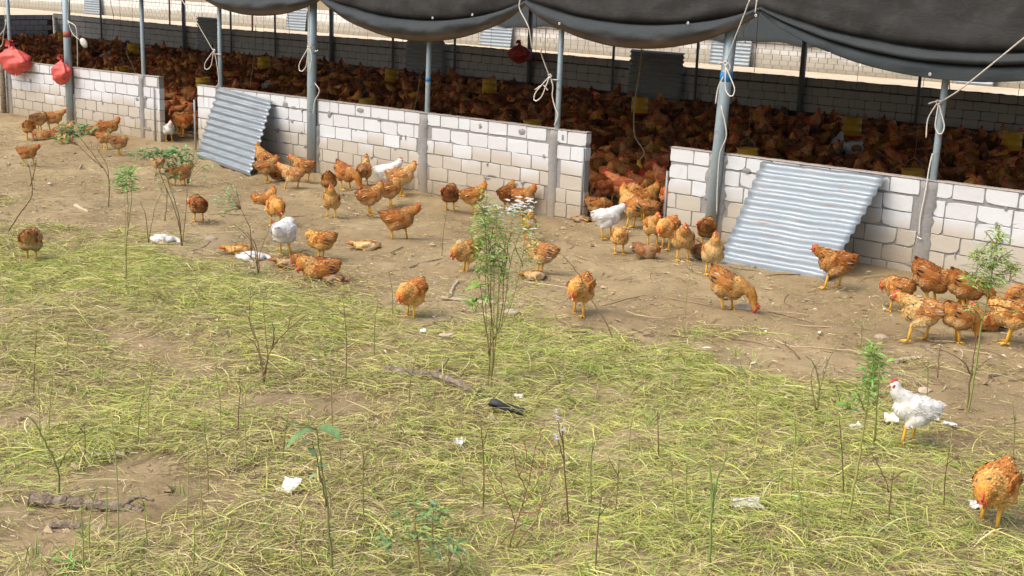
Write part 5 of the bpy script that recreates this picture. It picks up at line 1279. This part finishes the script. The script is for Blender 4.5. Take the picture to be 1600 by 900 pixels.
weed("red_twig_shrub", "bare reddish forked twigs at the bottom middle", "twig", [[(790, 862), (806, 820), (822, 770), (836, 700)], [(806, 815), (790, 770), (765, 715)], [(815, 790), (835, 760), (852, 705)], [(822, 765), (806, 730), (800, 690)], [(795, 780), (772, 770), (752, 735)], [(836, 700), (846, 680), (842, 668)], [(812, 800), (842, 790), (866, 730)], [(812, 745), (822, 710), (818, 680)], [(790, 862), (822, 830), (838, 810), (850, 760)]], [(812, 720, 45, 40, 60, .018, .006)], (), REDS, [(.30, .26, .10), (.36, .16, .08)], .0042, 14)
weed("flowered_stalk", "dark single stalk topped with tiny mauve flowers, right of the red twigs", "weed", [[(889, 818), (885, 770), (881, 720), (880, 665)], [(882, 725), (876, 700), (870, 682)], [(881, 700), (874, 670), (871, 650)]], (), [(880, 668, 5, 3, 6, .014, (.56, .50, .60)), (871, 648, 5, 3, 6, .014, (.56, .50, .60)), (870, 683, 4, 3, 6, .014, (.56, .50, .60))], DRY, GREEN, .0065, 15)
weed("reed_stalk", "upright green reed with two thin blades at the lower right of centre", "weed", [[(1109, 888), (1111, 830), (1113, 780), (1116, 755)], [(1113, 790), (1122, 750), (1140, 705)], [(1113, 790), (1113, 750), (1110, 730)]], (), (), [(.15, .22, .06), (.20, .28, .08)], GREEN, .008, 16)
weed("arching_twig", "thin dark twig arching over the bright orange hen", "twig", [[(962, 528), (945, 500), (925, 470), (905, 430), (880, 400), (866, 392)], [(914, 448), (896, 455), (872, 480)]], (), (), DRY, GREEN, .0065, 17)
weed("forked_stem", "forked green stem rising from the straw in the lower left", "twig", [[(91, 777), (91, 735), (70, 690), (50, 655), (36, 650)], [(91, 733), (110, 700), (150, 665)]], (), (), [(.17, .20, .06)], GREEN, .0065, 18)
weed("thin_bush", "thin dark twiggy bush on the right half just below the bare earth", "twig", [[(1275, 652), (1280, 610), (1272, 570), (1258, 555)], [(1278, 615), (1300, 560), (1345, 505)], [(1276, 630), (1268, 590), (1285, 560)]], [(1290, 590, 24, 30, 14, .03, .01)], (), DRY + STK, PALEG, .0065, 19)
weed("dead_twig", "bare brown twig with side shoots below the feathery weed", "twig", [[(1512, 640), (1515, 600), (1521, 560), (1526, 520)], [(1516, 590), (1530, 575), (1550, 560)], [(1517, 585), (1500, 560), (1462, 540)], [(1465, 590), (1470, 560), (1482, 520)]], (), (), DRY, GREEN, .0075, 20)
weed("dark_twig", "short dark forked twig below the white cockerel", "twig", [[(1388, 822), (1391, 780), (1396, 735)], [(1390, 770), (1382, 745), (1368, 715)], [(1393, 750), (1408, 732), (1415, 728)]], (), (), DRY, GREEN, .006, 21)
weed("low_herb", "small patch of fresh green herb at the bottom left", "weed", [[(118, 892), (116, 885), (114, 880)]], [(112, 888, 20, 9, 40, .05, .022)], (), STK, [(.22, .40, .10), (.28, .46, .14)], .004, 22)
weed("young_shoot", "small bright green shoot on the earth left of the light golden front hen", "weed", [[(1345, 545), (1346, 525), (1347, 505)]], [(1346, 505, 12, 20, 16, .04, .010)], (), STK, [(.30, .46, .12), (.36, .52, .16)], .005, 23)
rs = random.Random(31)
SPOT = [(185, 860, 640), (215, 700, 610), (232, 690, 540), (290, 830, 700), (318, 830, 690), (325, 770, 660), (345, 690, 560), (372, 680, 600), (385, 720, 600), (62, 690, 560), (52, 620, 520), (75, 680, 580), (130, 730, 660), (140, 870, 770), (165, 830, 750), (232, 860, 780), (440, 720, 640), (570, 830, 700), (585, 560, 470), (540, 600, 470), (612, 500, 420), (640, 640, 560), (520, 690, 560),
        (755, 800, 660), (925, 790, 690), (960, 810, 720), (1055, 830, 700), (1070, 800, 720), (985, 720, 640), (1235, 790, 650), (1320, 780, 650), (1180, 700, 610), (1255, 840, 740), (1445, 650, 560), (1580, 760, 640), (1475, 800, 700), (300, 900, 800), (470, 900, 800), (930, 900, 770), (690, 400, 330), (130, 900, 790), (105, 560, 460), (1070, 490, 410), (1030, 720, 640)]
LMARK = [(150, 795, "the rotten grey log"), (150, 713, "the straight grey stick"), (452, 768, "the white paper square"), (500, 800, "the broad-leaved plant"), (655, 880, "the whorled weed"), (800, 840, "the red twigs"), (885, 780, "the mauve-flowered stalk"), (1110, 860, "the green reed"), (1165, 795, "the oval white scrap"), (1325, 790, "the tall leafy-tipped weed"),
         (1388, 800, "the dark forked twig"), (1413, 690, "the white cockerel"), (1547, 810, "the big orange hen"), (412, 590, "the leafless dry shrub"), (680, 600, "the fallen branch"), (765, 600, "the flowering weed"), (643, 497, "the golden hen in the straw"), (790, 650, "the black plastic film"), (91, 770, "the forked green stem"), (1275, 650, "the thin twiggy bush"), (1140, 486, "the pecking hen"), (196, 440, "the slim sapling"), (1172, 724, "the bare mound's dark stick")]
for i, (px, pb, pt) in enumerate(SPOT):
    b0 = at(px, pb); root = empty("stalk", b0); lm = min(LMARK, key=lambda l: math.hypot(l[0] - px, (l[1] - pb) * 1.3)); dx0, dy0 = px - lm[0], pb - lm[1]
    sd_ = ("just left of" if dx0 < -60 and dx0 > -110 else "left of" if dx0 <= -110 else "well right of" if dx0 > 110 else "right of" if dx0 > 40 else "behind" if dy0 < 0 else "in front of")
    lb_ = ("tall" if pb - pt > 115 else "short" if pb - pt < 85 else "middling") + " thin upright stalk " + sd_ + " " + lm[2]
    tag(root, lb_, "stalk", "thin stalks standing in the yard")
    mb = MB(); lx = rs.uniform(-12, 12); c = rs.choice(STK + STK + DRY)
    mid = beside(b0, px + lx * .3 + rs.uniform(-3, 3), (pb + pt) / 2) - b0; tip = beside(b0, px + lx, pt) - b0
    mb.tube(spline([(0, 0, -.04), mid, tip], 5), [.0044 - .0025 * k / 11 for k in range(11)], 5, c)
    for k in range(rs.choice((0, 1, 1, 2))):
        t = rs.uniform(.4, .8); s = mid * (1 - t) + tip * t; e = s + cR * rs.uniform(-.10, .10) + np.array([0, 0, rs.uniform(.05, .16)]); mb.tube([s, (s + e) / 2 + np.array([0, 0, -.01]), e], [.0028, .0022, .0012], 4, c)
    mb.build("stem", M['stem'], root, True)
    if rs.random() < .4:
        mb = MB()
        for k in range(6): mb.leaf(tip * rs.uniform(.5, 1), (rs.gauss(0, 1), rs.gauss(0, 1), .3), np.array([0, 0, 1.]), .035, .010, rs.choice(PALEG + GREEN), .2)
        o = mb.build("foliage", M['leaf'], root); o["kind"] = "stuff"
#@@ DEBRIS
# ------------------------------------------------------------------ logs, sticks, scraps
def log(name, label, pts, r, m='bark', cat="branch", seed=0, group=None, side=()):
    rr = random.Random(seed); P = [at(px, py) for px, py in pts]; b0 = P[0]; sp = spline([p - b0 + np.array([0, 0, r * .35 + (.035 if name == 'fallen_branch' else 0)]) for p in P], 14); n = len(sp)
    sp = [p + np.array([rr.gauss(0, r * .05), rr.gauss(0, r * .05), rr.gauss(0, r * .05)]) for p in sp]
    mb = MB(); mb.tube(sp, [r * (1 + .14 * math.sin(k * .9 + seed)) * rr.uniform(.94, 1.06) * (1 - .35 * k / n) for k in range(n)], 9)
    for k in range(len(mb.v)):
        i, j = divmod(k, 9); x, y, z = mb.v[k]; c = sp[min(i, n - 1)]; f = 1 + .30 * (float(vnoise(i * .45 + seed * 9, j * 1.0, 1.0, seed)) - .45) + (.22 if j % 3 == 0 else -.08) * (float(vnoise(i * .8, j * 3.0, 1.0, seed + 4)) - .3)
        mb.v[k] = (c[0] + (x - c[0]) * f, c[1] + (y - c[1]) * f, c[2] + (z - c[2]) * f)
    root = mb.build(name, M[m], None, r < .012, V3(b0)); tag(root, label, cat, group)
    for s in side:
        Q = [at(px, py) - b0 + np.array([0, 0, r * .8 + .03 * k]) for k, (px, py) in enumerate(s)]; m2 = MB(); m2.tube(spline(Q, 4), [r * .4 * (1 - .5 * k / (4 * len(Q))) for k in range(4 * (len(Q) - 1) + 1)], 6); m2.build("side_shoot", M[m], root, True)
    return root
log("fallen_branch", "long fallen branch lying in the straw left of the flowering weed's foot", [(605, 586), (640, 592), (680, 596), (718, 610), (748, 626)], .030, 'bark', "branch", 1, None, [[(670, 598), (690, 586), (700, 578)]])
log("rotting_log", "rotten grey log half buried in straw at the lower left", [(45, 783), (100, 788), (150, 793), (205, 800), (225, 806)], .034, 'bark', "log", 2, None, [[(190, 800), (215, 792), (240, 806)]])
log("rotting_log", "shorter buried log just below the rotten grey one at the lower left", [(80, 822), (130, 826), (185, 838), (232, 846)], .022, 'bark', "log", 3)
log("fallen_stick", "straight grey stick lying flat above the rotten logs", [(112, 716), (150, 713), (195, 712)], .018, 'driedwood', "stick", 4)
log("fallen_stick", "short dark stick on the bare mound in the lower right", [(1155, 728), (1172, 724), (1186, 716)], .017, 'bark', "stick", 5)
log("fallen_stick", "brown stick on the earth in front of the light golden hen by the right wall", [(1438, 541), (1452, 549), (1468, 557)], .018, 'bark', "stick", 6)
log("fallen_stick", "crooked stick right of the tall weed's leafy tip", [(1390, 582), (1410, 590), (1432, 598), (1438, 606)], .012, 'bark', "stick", 7)
log("fallen_stick", "pale stick lying on the straw below the pecking hens of the middle", [(690, 466), (740, 472), (790, 476), (850, 478)], .016, 'driedwood', "stick", 8)
log("fallen_stick", "stubby pale stick left of the golden hen beside the flowering weed", [(704, 462), (708, 450), (716, 440)], .016, 'driedwood', "stick", 9)
log("fallen_stick", "short thick pale stick on bare ground below the leaf sprig at the left", [(118, 322), (128, 328), (138, 332)], .024, 'driedwood', "stick", 10)
log("fallen_stick", "thin pale stick upright in the earth left of the first sapling", [(122, 268), (126, 260), (130, 254)], .012, 'driedwood', "stick", 11)
log("fallen_stick", "bent stick lying left of the golden hen at the pen's wide opening path", [(640, 420), (660, 412), (690, 405)], .014, 'bark', "stick", 12)
log("fallen_stick", "thin long stick lying across the straw right of the flowering weed's foot", [(762, 578), (800, 586), (850, 590)], .008, 'driedwood', "stick", 13)
log("fallen_stick", "brown stick below the feathery weed at the right edge", [(1546, 588), (1580, 586), (1606, 585)], .012, 'bark', "stick", 14)
log("fallen_stick", "flat brown stick beside a stone above the white cockerel", [(1400, 566), (1420, 562), (1442, 560)], .020, 'driedwood', "stick", 15)
def scrap(px, py, w, h, label, m='paper', seed=0, name="paper_scrap", cat="litter", up=.009):
    rr = random.Random(seed); b0 = at(px, py); n = 6; vs = []
    for j in range(n + 1):
        for i in range(n + 1):
            a, b = i / n - .5, j / n - .5; e = 1 + rr.uniform(-.12, .12) * (1 if max(abs(a), abs(b)) > .45 else 0)
            vs.append((a * w * e, b * h * e, (.03 if m == 'paper' else .06) + up * rr.uniform(-.6, 1) + .25 * h * abs(b)))
    f = [(j * (n + 1) + i, j * (n + 1) + i + 1, (j + 1) * (n + 1) + i + 1, (j + 1) * (n + 1) + i) for j in range(n) for i in range(n)]
    v2 = vs + [(x, y, z - .006) for x, y, z in vs]; k = len(vs); f2 = f + [tuple(q + k for q in reversed(t)) for t in f]
    for i in range(n):
        for a, b in ((i, i + 1), ((i + 1) * (n + 1) + n, i * (n + 1) + n), (n * (n + 1) + i + 1, n * (n + 1) + i), (i * (n + 1), (i + 1) * (n + 1)))[:4]:
            pass
    o = link(name, npmesh(name, v2, f2, None, True), M[m]); o.location = V3(b0); o.rotation_euler = (rr.uniform(.1, .4), rr.uniform(-.2, .2), CAMA + rr.uniform(-.4, .4)); tag(o, label, cat); return o
scrap(452, 768, .10, .12, "white square scrap of paper in the straw left of centre near the bottom", seed=1)
scrap(718, 699, .055, .06, "tiny white scrap in the straw above the red twigs", seed=2, up=.03)
scrap(1165, 795, .16, .09, "oval off-white scrap in the straw at the lower right of centre", seed=3)
scrap(1392, 660, .09, .09, "white and black scrap beside the white cockerel's chest", seed=4)
scrap(1338, 674, .08, .07, "grey crumpled scrap left of the tall weed's lower stem", 'paper', 5)
scrap(1528, 797, .09, .08, "white plastic scrap at the feet of the big orange hen", seed=6)
scrap(662, 522, .05, .04, "small white scrap on the bare patch below the golden hen in the straw", seed=7)
scrap(700, 533, .12, .04, "flat pale husk right of the bare patch in the middle", 'stone', 8)
scrap(790, 650, .24, .09, "crumpled black plastic film in the straw below the flowering weed", 'blackplastic', 9, "plastic_film")
scrap(1482, 668, .09, .03, "white feather scrap right of the white cockerel's feet", seed=10)
scrap(1455, 660, .09, .03, "pale feather scrap under the white cockerel's tail", seed=12)
scrap(810, 626, .06, .05, "small white scrap above the black plastic film", seed=13)
def stone(px, py, r, label, seed, m='stone'):
    rr = random.Random(seed); b0 = at(px, py); bm = bmesh.new(); bmesh.ops.create_icosphere(bm, subdivisions=2, radius=1)
    ax = (r * rr.uniform(.9, 1.5), r * rr.uniform(.7, 1.1), r * rr.uniform(.4, .6))
    for v in bm.verts: k = 1 + .22 * (float(vnoise(v.co.x * 1.6 + seed, v.co.y * 1.6 + v.co.z * 2, 1, seed)) - .5) * 2; v.co = Vector((v.co.x * ax[0] * k, v.co.y * ax[1] * k, v.co.z * ax[2] * k))
    me = bpy.data.meshes.new("stone"); bm.to_mesh(me); bm.free(); o = link("stone", me, M[m]); o.location = V3(b0 + np.array([0, 0, r * .15])); o.rotation_euler = (0, 0, rr.uniform(0, 6)); tag(o, label, "stone")
stone(1378, 530, .06, "flat pale stone slab on the bare earth before the right wall group", 1); stone(1168, 484, .085, "flat grey stone beside the pecking hen below the large sheet", 2); stone(1338, 645, .05, "small dark stone left of the tall weed", 3)
stone(800, 492, .08, "rounded earthen clod at the foot of the flowering weed", 4); stone(745, 372, .04, "small stone left of the flowers on the bare earth", 5)
stone(1445, 612, .05, "earth clod right of the white cockerel's tail", 6); stone(330, 375, .07, "earth clod beside the thin stems at the left", 7); stone(60, 360, .08, "low earth clod at the far left above the cut grass", 8)
print("objects", len(bpy.data.objects))
